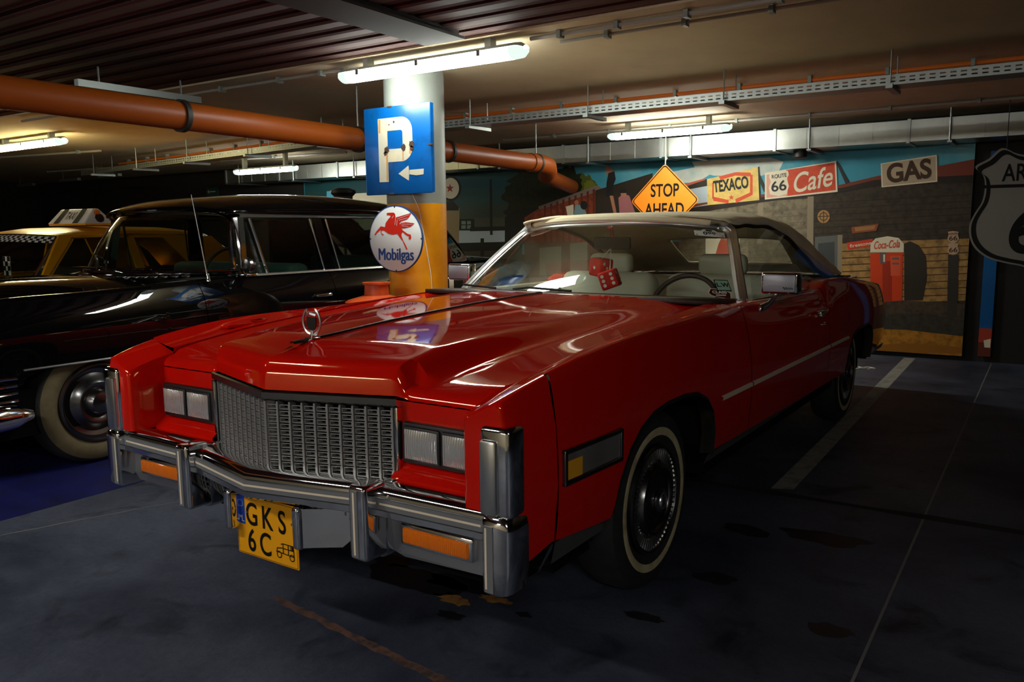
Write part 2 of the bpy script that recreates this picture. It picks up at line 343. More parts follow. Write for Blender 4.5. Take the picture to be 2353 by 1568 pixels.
def xside(Y, z, s=1):
    zt = crease(Y, s)
    if z >= .64: t = (z-.64)/(zt-.64); return xmx(Y) + (xcr(Y)-xmx(Y))*t**2.4
    return xmx(Y) - .016*((.64-z)/.2)**2
def arch(tab, Y): return interp(tab, Y)
FRONT_LOW = [(.165, .472), (.50, .442), (.515, .47), (.54, .56), (.60, .645), (.68, .70), (.78, .735), (.90, .748), (1.05, .748), (1.17, .735), (1.27, .695), (1.335, .63), (1.365, .55), (1.37, .46), (1.80, .452)]
REAR_LOW = [(3.22, .425), (3.72, .418), (3.735, .50), (3.77, .58), (3.85, .65), (3.98, .68), (4.37, .68), (4.50, .65), (4.57, .58), (4.60, .48), (4.61, .41), (4.9, .43), (5.25, .46), (5.5, .52)]
def ycols(y0, y1, extra): return sorted(set([round(y0 + (y1-y0)*i/40, 4) for i in range(41)] + [e for e in extra if y0 <= e <= y1] + [e+0.004 for e in extra if y0 < e < y1-.01]))
def ftop(Y, x, s):                                   # fender top between crease and hood seam
    t = (xcr(Y)-x)/(xcr(Y)-.79); a = crease(Y, s); b = hood_z(.80, Y) + .004
    return a + (b-a)*(1-(1-t)**1.7)
def hood_z(x, Y):
    x = abs(x)
    hc = sinterp([(-.2, .985), (.15, .985), (.6, 1.012), (1.2, 1.035), (1.72, 1.043)], Y)
    hs = sinterp([(0, .862), (.15, .880), (.3, .900), (.6, .935), (1.0, .965), (1.4, .988), (1.72, 1.0)], Y)
    xe = .43 + .10*sstep(Y/1.7); w = .09 + .10*sstep(Y/1.7)
    c = hc - .020*(x/xe)**3
    if x <= xe: return c
    c = hc - .020
    t = sstep((x-xe)/w)
    z = c + (hs-c)*t
    if x > xe+w: z += .010*((x-xe-w)/max(.05, .8-xe-w))**2
    return z
def side_panel(name, y0, y1, low, s, top=True, rows=14, mat_=None, xin=.80):
    b = MB(); G = []
    for Y in ycols(y0, y1, [p[0] for p in low]):
        zb = arch(low, Y); zt = crease(Y, s); col = []
        col.append((s*(xside(Y, zb, s)-.05), Y, zb+.004)); col.append((s*(xside(Y, zb, s)-.006), Y, zb))
        for i in range(rows): 
            z = zb+.006 + (zt-.010-zb-.006)*i/(rows-1); col.append((s*xside(Y, z, s), Y, z))
        col.append((s*(xcr(Y)-.003), Y, zt-.003)); col.append((s*(xcr(Y)-.010), Y, zt))
        if top == 'hood':
            for x in span(xcr(Y)-.02, .803, 7): col.append((s*x, Y, ftop(Y, x, s)))
            col.append((s*.803, Y, ftop(Y, .803, s)-.02))
        elif top == 'deck':
            for x in span(xcr(Y)-.03, .76, 5): col.append((s*x, Y, zt - .012*((xcr(Y)-x)/.18)))
        else: col.append((s*(xcr(Y)-.055), Y, zt+.002)); col.append((s*(xcr(Y)-.06), Y, zt-.03))
        G.append(col)
    b.grid(G, M['red'])
    return b.build(name, RC, smooth=28)
for s in (1, -1):
    side_panel('front_fender', .188, 1.797, FRONT_LOW, s, 'hood')
    d = side_panel('door', 1.803, 3.217, [(1.8, .452), (3.22, .425)], s, None)
    q_ = side_panel('rear_quarter_panel', 3.223, 5.50, REAR_LOW, s, 'deck')
    # door handle, lock
    b = MB(); b.rbox(s*1.0-.012, s*1.0+.022, 2.93, 3.10, .868, .888, M['chrome'], .008); b.rbox(s*.99-.01, s*.99+.02, 3.0, 3.05, .848, .87, M['chrome'], .006)
    b.build('door_handle', d)
    MB().lathe([(0, .012), (.012, .012), (.012, 0)], M['chrome'], 12, Matrix.Translation((s*.998, 3.1, .80)) @ Matrix.Rotation(s*pi/2, 4, 'Y')).build('door_lock', d)
    # side mirror
    mr = MB(); mr.rbox(s*1.035-.085, s*1.035+.085, 2.06, 2.135, 1.045, 1.145, M['chrome'], .012, 3)
    mr.rbox(s*1.035-.073, s*1.035+.073, 2.052, 2.07, 1.055, 1.134, M['mirrorback'], .006)
    mr.tube([(s*.945, 2.08, .975), (s*.985, 2.09, 1.0), (s*1.02, 2.10, 1.05)], [.02, .012, .01], M['chrome'], 8); mr.rbox(s*.945-.02, s*.945+.02, 2.03, 2.12, .962, .985, M['chrome'], .008)
    if s < 0: mr.v = [(v[0]+.045, v[1]+.22, v[2]) for v in mr.v]
    mo = mr.build('side_mirror', d)
    if s > 0: MB().tube([(s*1.035+.02+.045*t, 2.0505, 1.073+.006*sin(t*26)*(1-.5*t)) for t in span(0, 1, 40)], .0011, M['ink'], 4).build('mirror_script', mo)
    # body side moulding
    t = MB()
    for y0, y1 in ((1.42, 1.795), (1.807, 3.212), (3.228, 3.70)):
        t.grid([[(s*(xside(Y, .668, s)+o), Y, .668+.0*Y+dz-.006*(Y-1.4)) for o, dz in ((-.002, -.011), (.008, -.007), (.008, .007), (-.002, .011))] for Y in span(y0, y1, 12)], M['pin'])
    t.build('side_moulding', RC)
    # rocker strips and marker lamp
    t = MB()
    for y0, y1 in ((.19, .50), (1.38, 3.71), (4.63, 5.2)):
        t.grid([[(s*x, Y, z) for x, z in ((.965, .468 if Y < 1 else .44), (.95, .40), (.90, .375))] for Y in span(y0, y1, 6)], M['rockertrim'])
    t.add([(s*.962, .172, .468), (s*.962, .196, .462), (s*.94, .15, .395), (s*.94, .135, .395)], [(0, 1, 2, 3)], M['chrome'])
    t.build('rocker_moulding', RC)
    k = MB()
    def frame(y0, y1, z0, z1, w, d, m):
        for a0, a1, c0, c1 in ((y0, y1, z1-w, z1), (y0, y1, z0, z0+w), (y0, y0+w, z0, z1), (y1-w, y1, z0, z1)):
            ya, yb = a0, a1; xa = [s*(xside(Y, (c0+c1)/2, s)) for Y in (ya, yb)]
            k.add([(xa[i]+s*o, (ya, yb)[i], z) for i in (0, 1) for o in (-.01, d) for z in (c0, c1)], [(0, 1, 3, 2), (4, 6, 7, 5), (0, 4, 5, 1), (2, 3, 7, 6), (0, 2, 6, 4), (1, 5, 7, 3)], m)
    frame(.205, .535, .630, .735, .014, .012, M['darkchrome'])
    ml = k.build('marker_lamp', RC, bevel=.004)
    k = MB(); k.add([(s*(xside(Y, .68, s)+.004), Y, z) for Y, z in ((.30, .645), (.522, .645), (.522, .72), (.30, .72))], [(0, 1, 2, 3)], M['clearlens']); k.build('clear_lens', ml)
    k = MB(); k.add([(s*(xside(Y, .68, s)+.005), Y, z) for Y, z in ((.219, .645), (.30, .645), (.30, .70), (.219, .70))], [(0, 1, 2, 3)], M['yellowlens'])
    k.add([(s*(xside(Y, .68, s)+.004), Y, z) for Y, z in ((.219, .70), (.30, .70), (.30, .72), (.219, .72))], [(0, 1, 2, 3)], M['clearlens']); k.build('amber_lens', ml, label='amber lens')
    # fender tip with its chrome cap
    f = MB(); G = []
    for Y, k_ in ((-.012, .012), (-.008, .004), (.0, 0), (.05, 0), (.10, 0), (.1855, 0)):
        zt = crease(max(Y, 0), s)-k_*.8; xi = .795+k_
        G.append([(s*x, Y, z) for x, z in ((xi, .60), (xi, zt-.065), (xi+.006, zt-.048), (.83, zt-.038), (xcr(Y)-.02, zt-.004), (xcr(Y)-.006-k_, zt-.006), (xcr(Y)-k_, zt-.018), (xside(Y, .80, s)-k_, .80), (xside(Y, .64, s)-k_, .64), (xside(Y, .45, s)-k_, .425+.28*max(0, Y)+k_), (.905, .415+.28*max(0, Y)+k_), (.89, .60))])
    f.grid(G, M['red']); f.add([p for p in G[0]], [tuple(range(len(G[0])))], M['red'])
    ft = f.build('fender_extension', RC, smooth=50)
    c = MB(); c.rbox(s*.908-.052, s*.908+.052, -.024, .055, .592, .842, M['chrome'], .018, 3); c.rbox(s*.893-.027, s*.893+.027, -.036, -.01, .60, .805, M['satin'], .008)
    c.build('chrome_cap', ft)

# hood
def wsB(u): return Vector((.825*u, 1.735 + .41*abs(u)**2.3, 1.035 - .030*u*u))
hb = MB(); G = []
xs = sorted(set([0, .015, .2, .34, .40, .42, .43, .44, .46, .48, .50, .52, .54, .56, .58, .60, .64, .68, .72, .76, .797] + [i*.05 for i in range(9)]))
xs = [-x for x in reversed(xs[1:])] + xs
for x in xs:
    a = abs(x); k = 1-sstep((a-.432)/.05)            # 1 on the raised nose, 0 beside it
    yf = (-.020 + .142*a/.44)*k + .135*(1-k) if a < .49 else .135
    zc = .848*k + .836*(1-k); zt = hood_z(x, .2)
    col = []
    if k > .5:
        col = [(x, yf+.02, zc-.002), (x, yf, zc), (x, yf+.004, zc+.04), (x, yf+.014, .935-.005*(a/.44)), (x, yf+.022, .945-.006*(a/.44)), (x, yf+.036, .952-.006*(a/.44)), (x, yf+.07, .958-.004*(a/.44)), (x, yf+.12, .966-.006*(a/.44))]
    else:
        col = [(x, yf+.02, zc-.002), (x, yf, zc), (x, yf+.003, zc+.012), (x, yf+.012, zc+.024), (x, yf+.03, zc+.034), (x, yf+.05, zc+.039), (x, yf+.07, hood_z(x, .2)-.006), (x, yf+.10, hood_z(x, .23)-.003)]
        t = k/.5; 
    y0 = col[-1][1]
    for i in range(1, 25): 
        yr = wsB(min(1, a/.825)).y - .045; Y = y0 + (yr-.02-y0)*i/24; col.append((x, Y, hood_z(x, Y)))
    col.append((x, yr-.005, hood_z(x, 1.72)-.004)); col.append((x, yr, hood_z(x, 1.72)-.03))
    G.append(col)
hb.grid(G, M['red']); hood = hb.build('hood', RC, smooth=32)
hs = MB(); hs.grid([[(x, Y, hood_z(0, Y)+z) for x, z in ((-.011, -.002), (-.006, .007), (.006, .007), (.011, -.002))] for Y in span(.10, 1.66, 40)], M['darkchrome'])
hs.poly([(-.011, .10, hood_z(0, .1)-.01), (.011, .10, hood_z(0, .1)-.01), (0, .06, .965)], M['darkchrome']); hs.build('hood_spear', hood)
oz = hood_z(0, .19) + .004
om = MB(); om.tube([(0, .19, oz), (0, .19, oz+.028)], .006, M['chrome'])
for s in (1, -1):
    om.tube([(s*.042*sin(a), .19, oz+.058-.046*cos(a)) for a in span(.15, 2.75, 16)], [.0045]*15+[.002], M['satin'], 6)
om.tube([(-.022, .19, oz+.078), (0, .185, oz+.084), (.022, .19, oz+.078)], .006, M['satin'], 6)
om.prism([(-.022, oz+.073), (-.022, oz+.045), (-.012, oz+.03), (0, oz+.024), (.012, oz+.03), (.022, oz+.045), (.022, oz+.073)], .006, M['darkchrome'], at(0, .187, 0)); om.rbox(-.02, .02, .17, .21, oz-.004, oz+.004, M['chrome'], .003)
for x in (-.018, -.009, 0, .009, .018): om.tube([(x, .19, oz+.08), (x*1.2, .19, oz+.094)], .0025, M['satin'], 6)
om.build('hood_ornament', hood, label='wreath and crest ornament')
MB().rbox(-.885, -.835, .47, .60, ftop(.53, .86, -1)-.004, ftop(.53, .86, -1)+.010, M['red'], .006).build('fender_lamp', RC)
b = MB()
for k in range(4): b.box(-.022+.013*k, -.017+.013*k, -.022, .022, 0, .005, M['chrome'], Matrix.Translation((-.86, .655, ftop(.655, .86, -1)+.002)))
for z in (-.024, .022): b.box(-.024, .026, z, z+.004, 0, .005, M['chrome'], Matrix.Translation((-.86, .655, ftop(.655, .86, -1)+.002)))
b.build('fender_badge', RC)

# face of the car: header panel, grille, lamps
hp = MB()
def vplan(x, off=0): return -.020 + .142*min(abs(x), .44)/.44 + off
for s in (1, -1):
    hp.add([(s*.44, .135, .832), (s*.80, .135, .832), (s*.80, .135, .640), (s*.44, .135, .640)], [(0, 1, 2, 3)], M['red'])
    hp.add([(s*.44, .135, .640), (s*.80, .135, .640), (s*.80, .085, .605), (s*.44, .085, .602), (s*.80, .085, .585), (s*.44, .085, .585)], [(0, 1, 2, 3), (3, 2, 4, 5)], M['red'])
hp.add([(-.80, .15, .836), (.80, .15, .836), (.80, .15, .58), (-.80, .15, .58)], [(0, 1, 2, 3)], M['void'])
hp.build('header_panel', RC, smooth=0)
hd = MB()
for s in (1, -1): hd.add([(s*x, vplan(x, o), z) for x in (0, .452) for o, z in ((-.010, .846), (-.016, .842), (-.016, .822), (-.006, .816), (.03, .816))], [(i, i+1, i+6, i+5) for i in range(4)], M['darkchrome'])
for s in (1, -1): hd.add([(s*.452, .122+o, z) for o, z in ((-.010, .846), (-.016, .842), (-.016, .822), (-.006, .816), (.03, .816))], [(0, 1, 2, 3, 4)], M['chrome'])
hd.build('grille_header', RC, smooth=0)
gr = empty('grille', (0, 0, 0)); gr.parent = RC
NB, NR = 10, 10; z0g, z1g = .592, .812
for s in (1, -1):
    g = MB()
    A = Vector((0, -.020)); Bv = Vector((s*.425, .117)); d = (Bv-A).normalized(); n = Vector((d.y, -d.x)) if s > 0 else Vector((-d.y, d.x)); L = (Bv-A).length
    if n.y > 0: n = -n
    def bar(u0, u1, za, zb, o0, o1, m):
        P = [A + d*u + n*o for u in (u0, u1) for o in (o0, o1)]
        g.add([(P[i].x, P[i].y, z) for i in range(4) for z in (za, zb)], [(0, 1, 3, 2), (4, 6, 7, 5), (0, 4, 5, 1), (2, 3, 7, 6), (0, 2, 6, 4), (1, 5, 7, 3)], m)
    bar(0, L, z0g, z1g, -.045, -.043, M['void'])
    cw = L/NB
    for i in range(NB+1): bar(i*cw-.003, i*cw+.003, z0g-.006, z1g, -.03, .006, M['grille'])
    ch = (z1g-.008-z0g)/NR
    for j in range(NR):
        for i in range(NB):
            u0, u1 = i*cw+.0045, (i+1)*cw-.0045; zb = z0g+j*ch+.0025; zt = zb+ch-.005
            P = lambda u, o: (A + d*u + n*o)
            def pt(u, o, z): p = P(u, o); return (p.x, p.y, z)
            R0 = [(u0, zb), (u1, zb), (u1, zt), (u0, zt)]; R1 = [(u0+.0035, zb+.0028), (u1-.0035, zb+.0028), (u1-.0035, zt-.0028), (u0+.0035, zt-.0028)]
            um, zm = (u0+u1)/2, (zb+zt)/2; R2 = [(um+(u-um)*.55, zm+(z-zm)*.62) for u, z in R0]
            vs = [pt(u, 0, z) for u, z in R0] + [pt(u, 0, z) for u, z in R1] + [pt(u, -.020, z) for u, z in R2]
            g.add(vs, [(k, (k+1) % 4, 4+(k+1) % 4, 4+k) for k in range(4)] + [(4+k, 4+(k+1) % 4, 8+(k+1) % 4, 8+k) for k in range(4)], M['grille'])
    g.build('grille_half', gr, smooth=0)
sr = MB()
for s in (1, -1):
    sr.rbox(s*.447-.008, s*.447+.008, .105, .15, .586, .816, M['chrome'], .004); sr.box(s*.432-.008, s*.432+.008, .118, .15, .59, .814, M['black'])
    sr.add([(s*x, vplan(x, o), z) for x in (0, .44) for o, z in ((-.006, .597), (-.010, .590), (.02, .586))], [(0, 1, 4, 3), (1, 2, 5, 4)], M['darkchrome'])
sr.build('grille_surround', gr)
for s in (1, -1):
    hl = MB(); x0, x1 = (.463, .778)
    xa, xb = sorted((s*x0, s*x1))
    hl.rbox(xa, xb, .112, .14, .644, .774, M['black'], .010)
    for q in (0, 1):
        w = (x1-x0-.024)/2; ua = xa+.010+q*(w+.004); hl.rbox(ua, ua+w, .104, .13, .654, .764, M['black'], .008)
    h_ = hl.build('headlamp_bezel', RC)
    for q in (0, 1):
        w = (x1-x0-.024)/2; ua = xa+.010+q*(w+.004)
        l = MB(); rows = []
        for j in range(7):
            rows.append([(ua+.009+(w-.018)*i/8, .1035 - .006*(1-((i-4)/4)**4)*(1-((j-3)/3)**4), .663+.092*j/6) for i in range(9)])
        l.grid(rows, M['headlens']); l.build('headlamp', h_)

# bumper
def sweep(mb, path, prof, m, closed_ends=True):
    P = [Vector(p) for p in path]; rows = []
    for i, p in enumerate(P):
        a = (P[i]-P[i-1]).normalized() if i else None; b = (P[i+1]-P[i]).normalized() if i < len(P)-1 else None
        t = (a+b).normalized() if a and b else (a or b); n = Vector((t.y, -t.x)); k = 1/max(.3, n.dot(Vector(((a or b).y, -(a or b).x))))
        rows.append([(p.x+n.x*o*k, p.y+n.y*o*k, z) for o, z in prof])
    mb.grid(rows, m, cyc=True)
    if closed_ends: mb.add(rows[0], [tuple(range(len(prof)))[::-1]], m); mb.add(rows[-1], [tuple(range(len(prof)))], m)
BP = [(-.06, .508), (-.012, .508), (0, .516), (.002, .534), (-.004, .538), (-.004, .572), (.002, .576), (0, .590), (-.010, .600), (-.03, .604), (-.06, .604)]
bu = empty('front_bumper', (0, 0, 0)); bu.parent = RC
segs = [[(-.38, -.035), (0, -.118), (.425, -.025)], [(.47, -.018), (.87, -.004)], [(-.87, -.004), (-.43, -.018)]]
for sg in segs:
    b = MB(); sweep(b, sg, BP, M['chrome']); br = b.build('bumper_bar', bu, smooth=40)
    b = MB(); sweep(b, sg, [(-.006, .539), (.004, .539), (.004, .571), (-.006, .571)], M['strip']); rs = b.build('rubber_strip', br, smooth=0)
    e0, e1 = Vector(sg[0]), Vector(sg[-1]); q = [tuple(e0 + (Vector(sg[1])-e0).normalized()*.02)] + list(sg[1:-1]) + [tuple(e1 + (Vector(sg[-2])-e1).normalized()*(.035 if len(sg) == 3 else .02))]
    b = MB(); sweep(b, q, [(.003, .5535), (.0055, .5535), (.0055, .5595), (.003, .5595)], M['pin']); b.build('pinstripe', br, smooth=0)
b = MB(); ol = [(-.87, -.01), (-.46, -.03), (-.42, -.04), (0, -.125), (.42, -.04), (.46, -.03), (.87, -.01), (.87, .14), (-.87, .14)]
ol[3] = (0, -.105)
b.add([(x, y+.02, .597) for x, y in ol] + [(x, y+.02, .585) for x, y in ol], [tuple(range(9))], M['chrome']); b.build('bumper_shelf', bu, smooth=0)
for s in (1, -1):
    gx_ = .447 if s > 0 else -.402; g = MB(); g.rbox(gx_-.036, gx_+.036, -.075, .02, .386, .617, M['chrome'], .014, 3); g.rbox(gx_-.032, gx_+.034, .0, .135, .372, .600, M['chrome'], .02, 3)
    go = g.build('bumper_guard', bu)
    MB().box(gx_-.020, gx_+.006, -.0775, -.074, .398, .602, M['strip']).build('rubber_strip', go)
    MB().box(gx_-.011, gx_-.004, -.0785, -.077, .405, .596, M['pin']).build('pinstripe', go)
    g = MB(); G = []
    for z, y1, xo in ((.376, .035, .935), (.386, .055, .952), (.45, .058, .962), (.56, .058, .962), (.585, .056, .958), (.597, .05, .948)):
        xi = .868; yf = -.032
        if z in (.376, .597): xi += .006; yf += .008
        G.append([(s*x, y, z) for x, y in ((xi, max(y1, .165 if .38 < z < .59 else .12)), (xi, yf+.006), (xi+.006, yf), (xo-.016, yf), (xo-.006, yf+.006), (xo, yf+.02), (xo, y1))])
    g.grid(G, M['chrome'], cyc=True); g.add(G[0], [tuple(range(7))], M['chrome']); g.add(G[-1], [tuple(range(7))], M['chrome'])
    go = g.build('bumper_end', bu, smooth=40)
    MB().box(s*.893-.014, s*.893+.014, -.0355, -.031, .386, .572, M['strip']).build('rubber_strip', go)
    MB().box(s*.885-.003, s*.885+.003, -.0365, -.035, .395, .566, M['pin']).build('pinstripe', go)
    g = MB(); a, c_ = sorted((s*.48, s*.87)); g.add([(s*.48, .035, .51), (s*.87, .035, .51), (s*.87, .03, .42), (s*.84, .03, .395), (s*.52, .05, .375), (s*.48, .05, .385)], [(0, 1, 2, 3, 4, 5)], M['satin'])
    ap = g.build('bumper_apron', bu, smooth=0)
    g = MB(); a, c_ = sorted((s*.535, s*.805)); g.rbox(a, c_, .014, .04, .428, .498, M['chrome'], .008)
    g.build('turn_lamp_frame', ap)
    g = MB(); a, c_ = sorted((s*.549, s*.791)); g.rbox(a, c_, .006, .03, .440, .487, M['amber'], .006); g.build('turn_lamp', ap, label='amber turn lamp')
    # small guards that flank the plate
    xg = .16 if s > 0 else -.182
    g = MB(); g.rbox(xg-.018, xg+.018, -.062, .0, .352, .492, M['chrome'], .012, 3)
    w2 = .15 if s > 0 else .03
    g.add([(xg+.014, -.05, .36), (xg+.014, -.05, .488), (xg+w2, .085, .475), (xg+w2*.98, .085, .40), (xg+w2*.7, .04, .352)], [(0, 1, 2, 3, 4)], M['chrome'])
    g.build('plate_guard', bu)
lg = MB(); lg.box(-.46, .46, .12, .122, .34, .585, M['void'])
for i in range(31):
    x = -.45+.03*i; lg.tube([(x, .055, .505), (x, .052, .46), (x, .07, .41), (x, .10, .375)], .006, M['grille'], 6)
for z, y in ((.495, .01), (.47, .008), (.445, .01), (.42, .022), (.395, .035)): lg.tube([(-.46, y+.05, z), (.46, y+.05, z)], .004, M['grille'], 6)
lg.build('lower_grille', RC)
# plate
px, pz, PY = -.034, .366, .012
lp = MB(); lp.rbox(px-.1525, px+.1525, -.004-PY, -PY, pz-.107, pz+.107, M['plate'], .003)
T = at(px, -.0046-PY, pz)
for f in ([(-.148, -.103), (.148, -.103), (.148, -.1015), (-.148, -.1015)], [(-.148, .1015), (.148, .1015), (.148, .103), (-.148, .103)], [(-.148, -.103), (-.1465, -.103), (-.1465, .103), (-.148, .103)], [(.1465, -.103), (.148, -.103), (.148, .103), (.1465, .103)]): lp.poly([(x, 0, z) for x, z in f], M['ink'], T)
lp.poly([(x, -.0003, z) for x, z in ((-.146, .0), (-.108, .0), (-.108, .1015), (-.146, .1015))], M['plateblue'], T)
lp.text('PL', .032, M['white'], at(px-.127, -.0054-PY, pz+.018))
for i in range(12): lp.poly([(-.127+.011*cos(i*pi/6)+.0018*cos(a), -.0006, .072+.011*sin(i*pi/6)+.0018*sin(a)) for a in (0, pi/2, pi, 3*pi/2)], M['white'], T)
for ch, x, z in (('G', -.072, .038), ('K', .006, .038), ('S', .080, .038), ('6', -.078, -.055), ('C', -.008, -.055)): lp.text(ch, .112, M['ink'], at(px+x, -.0052-PY, pz+z), sx=.78, bold=.0014)
for cx in (-.098, .128): lp.poly([(cx+.005*cos(a), -.0008, .045+.005*sin(a)) for a in span(0, 5.8, 10)], M['satin'], T)
cart = [((.045, -.062), (.135, -.066)), ((.05, -.05), (.08, -.045)), ((.08, -.03), (.08, -.064)), ((.08, -.03), (.13, -.03)), ((.13, -.03), (.132, -.064)), ((.105, -.03), (.105, -.064)), ((.08, -.046), (.13, -.046)), ((.05, -.05), (.05, -.064)), ((.08, -.03), (.07, -.034)), ((.118, -.031), (.118, -.046)), ((.124, -.031), (.124, -.046)), ((.128, -.031), (.128, -.046))]
for (a, b_), (c_, d_) in cart:
    v = Vector((c_-a, d_-b_)).normalized()*.0017; nx, nz = -v.y, v.x
    lp.poly([(a+nx, -.0007, b_+nz), (a-nx, -.0007, b_-nz), (c_-nx, -.0007, d_-nz), (c_+nx, -.0007, d_+nz)], M['ink'], T)
for cx in (.06, .122):
    for i in range(20):
        a0, a1 = 2*pi*i/20, 2*pi*(i+1)/20
        lp.poly([(cx+r*cos(a), -.0007, -.071+r*sin(a)) for r, a in ((.0125, a0), (.0125, a1), (.009, a1), (.009, a0))], M['ink'], T)
lp.build('license_plate', RC, smooth=0)

# wheels
def wheel(x, y, s, R=.345):
    e = empty('wheel', (x, y, R), 0); e.parent = RC; e.rotation_euler = (0, s*pi/2, 0)
    MB().lathe([(.20, -.17), (.285, -.175), (.325, -.16), (.342, -.12), (.345, -.07), (.342, -.03), (.325, .004), (.30, .014), (.272, .016)], M['rubber'], 56).build('tire', e)
    MB().lathe([(.272, .0165), (.262, .018), (.252, .017), (.242, .016)], M['whitewall'], 56).build('whitewall', e)
    t = MB(); t.lathe([(.243, .0155), (.225, .010), (.212, .004), (.205, -.01)], M['rubber'], 56); t.build('tire_bead', e)
    h = MB(); h.lathe([(.208, .0), (.206, .014), (.200, .020), (.192, .020), (.186, .010), (.150, .004), (.140, .012), (.132, .030), (.122, .036), (.112, .030), (.108, .022), (.06, .030), (.034, .034)], M['darkchrome'], 56)
    for k in range(56):
        a = 2*pi*k/56; h.box(.150, .188, -.0035, .0035, .002, .017, M['satin'], Matrix.Rotation(a, 4, 'Z'))
    h.build('hubcap', e)
    h = MB(); h.lathe([(.046, .034), (.046, .042), (.038, .047), (.0, .048)], M['chrome'], 24); h.box(-.016, .016, -.014, .014, .047, .051, M['satin']); h.lathe([(.032, .047), (.030, .051), (.026, .047)], M['satin'], 20); h.build('hub_emblem', e)
    for o in e.children:
        if s < 0: pass
    return e
for y in (1.02, 4.235):
    for s in (1, -1): wheel(s*.885, y, s)
# dark underside and wheel wells
u = MB(); u.box(-.80, .80, .45, 5.1, .24, .44, M['void']); u.box(-.93, .93, 1.42, 3.66, .34, .46, M['void'])
for y0, y1 in ((.46, 1.42), (3.68, 4.66)):
    for s in (1, -1):
        a, c_ = sorted((s*.66, s*.70)); u.box(a, c_, y0, y1, .2, .80, M['void']); a, c_ = sorted((s*.66, s*.94)); u.box(a, c_, y0, y1, .775, .80, M['void'])
        for yy in (y0-.02, y1): u.box(a, c_, yy, yy+.02, .38, .80, M['void'])
u.box(-.79, .79, .17, .45, .35, .6, M['void']); u.build('underbody', RC, smooth=0)
for s in (1, -1):
    for low in (FRONT_LOW, REAR_LOW):
        al = MB()
        pts = [p for p in low if (.5 < p[0] < 1.375) or (3.72 < p[0] < 4.615)]
        al.grid([[(s*(xside(Y, z, s)+o), Y, z-d) for o, d in ((.003, -.004), (.004, .008), (-.055, .014))] for Y, z in pts], M['darkchrome'])
        al.build('arch_lip', RC)

# windshield
def wsB(u): return Vector((.825*u, 1.735 + .41*abs(u)**2.3, 1.035 - .030*u*u))
def wsT(u): return Vector((.628*u, 2.335 + .20*abs(u)**2.5, 1.392 - .040*abs(u)**2.6))
def wsP(u, v):
    p = wsB(u).lerp(wsT(u), v); return p + Vector((0, -.02, .012))*4*v*(1-v)*.6
wf = empty('windshield', (0, 0, 0)); wf.parent = RC
g = MB(); g.grid([[tuple(wsP(u, v)) for u in span(-.985, .985, 33)] for v in span(.02, .975, 12)], M['glass']); g.build('windshield_glass', wf)
for s in (1, -1):
    f = MB(); ax = [wsP(s, v) for v in span(-.02, .86, 14)]; hdr = [wsP(s*u, v) for u, v in ((.995, .92), (.97, .965), (.93, .99), (.86, 1.0))]
    path = ax + hdr
    G = []
    for i, p in enumerate(path):
        t = (path[min(i+1, len(path)-1)]-path[max(0, i-1)]).normalized(); out = Vector((s, .15, 0)); out = (out - t*out.dot(t)).normalized(); n = t.cross(out).normalized()
        if n.y > 0: n = -n
        G.append([tuple(p + out*o + n*d) for o, d in ((-.018, 0), (-.016, .012), (-.002, .016), (.002, .008), (.010, .006), (.014, .014), (.034, .012), (.040, 0), (.036, -.03))])
    f.grid(G, M['satin']); f.build('pillar_trim', wf)
f = MB(); rows = []
for u in span(-.93, .93, 41):
    p = wsP(u, 1.0); rows.append([tuple(p + Vector((0, a, b_))) for a, b_ in ((-.026, -.026), (-.034, -.020), (-.030, -.012), (-.022, -.010), (-.024, -.003), (-.016, .003), (.02, .004))])
f.grid(rows, M['satin']); f.build('header_trim', wf)
f = MB(); f.grid([[tuple(wsB(u) + Vector((0, a, b_))) for a, b_ in ((-.028, -.012), (-.022, .002), (-.006, .006), (.004, -.01))] for u in span(-1.03, 1.03, 41)], M['satin']); f.build('base_trim', wf)
f = MB(); f.grid([[tuple(wsB(u) + Vector((0, -.02, -.012))), (wsB(u).x*1.05, 1.69, .985), ] for u in span(-1.04, 1.04, 21)], M['black']); f.build('cowl_vent', RC)
for s in (1, -1):
    f = MB(); f.grid([[(s*x, Y, z) for x, z in ((.80, 1.0 if Y < 1.75 else 1.0), (xcr(Y)-.02, crease(Y, s)-.002))] for Y in span(1.69, 2.25, 8)], M['red']); f.build('cowl_corner', RC)
f = MB()
for x in (-.70, -.25): f.tube([(x, 1.76+.3*abs(x/.8)**2, 1.045), (x+.12, 1.72+.1*abs(x), 1.06), (x+.38, 1.73, 1.052)], .006, M['black'], 6)
f.build('windshield_wiper', RC)
# stickers on the glass
def sticker(name, u, v, w, h, draw, label):
    p = wsP(u, v); du = (wsP(u+.01, v)-wsP(u-.01, v)).normalized(); dv = (wsP(u, v+.01)-wsP(u, v-.01)); n = du.cross(dv).normalized(); dv = n.cross(du)
    if n.y > 0: n = -n
    T = Matrix(((du.x, -n.x, dv.x, 0), (du.y, -n.y, dv.y, 0), (du.z, -n.z, dv.z, 0), (0, 0, 0, 1))); T = Matrix.Translation(p + n*.004) @ T
    b = MB(); draw(b, T, w, h); o = b.build(name, wf, smooth=0); o['label'] = label; return o
def d1(b, T, w, h):
    b.poly([(x*w, 0, z*h) for x, z in ((-.5, -.5), (.5, -.5), (.5, .25), (.28, .28), (.18, .55), (-.18, .55), (-.28, .28), (-.5, .25))], M['white'], T)
    b.text('088', h*.62, M['ink'], T @ Matrix.Translation((0, -.001, -.10*h)), sx=1.25, bold=.001); b.box(-.1*w, .1*w, -.001, 0, .28*h, .46*h, M['ink'], T)
    for x in (-.42, .42): b.box(x*w-.003, x*w+.003, -.001, 0, -.36*h, -.28*h, M['ink'], T)
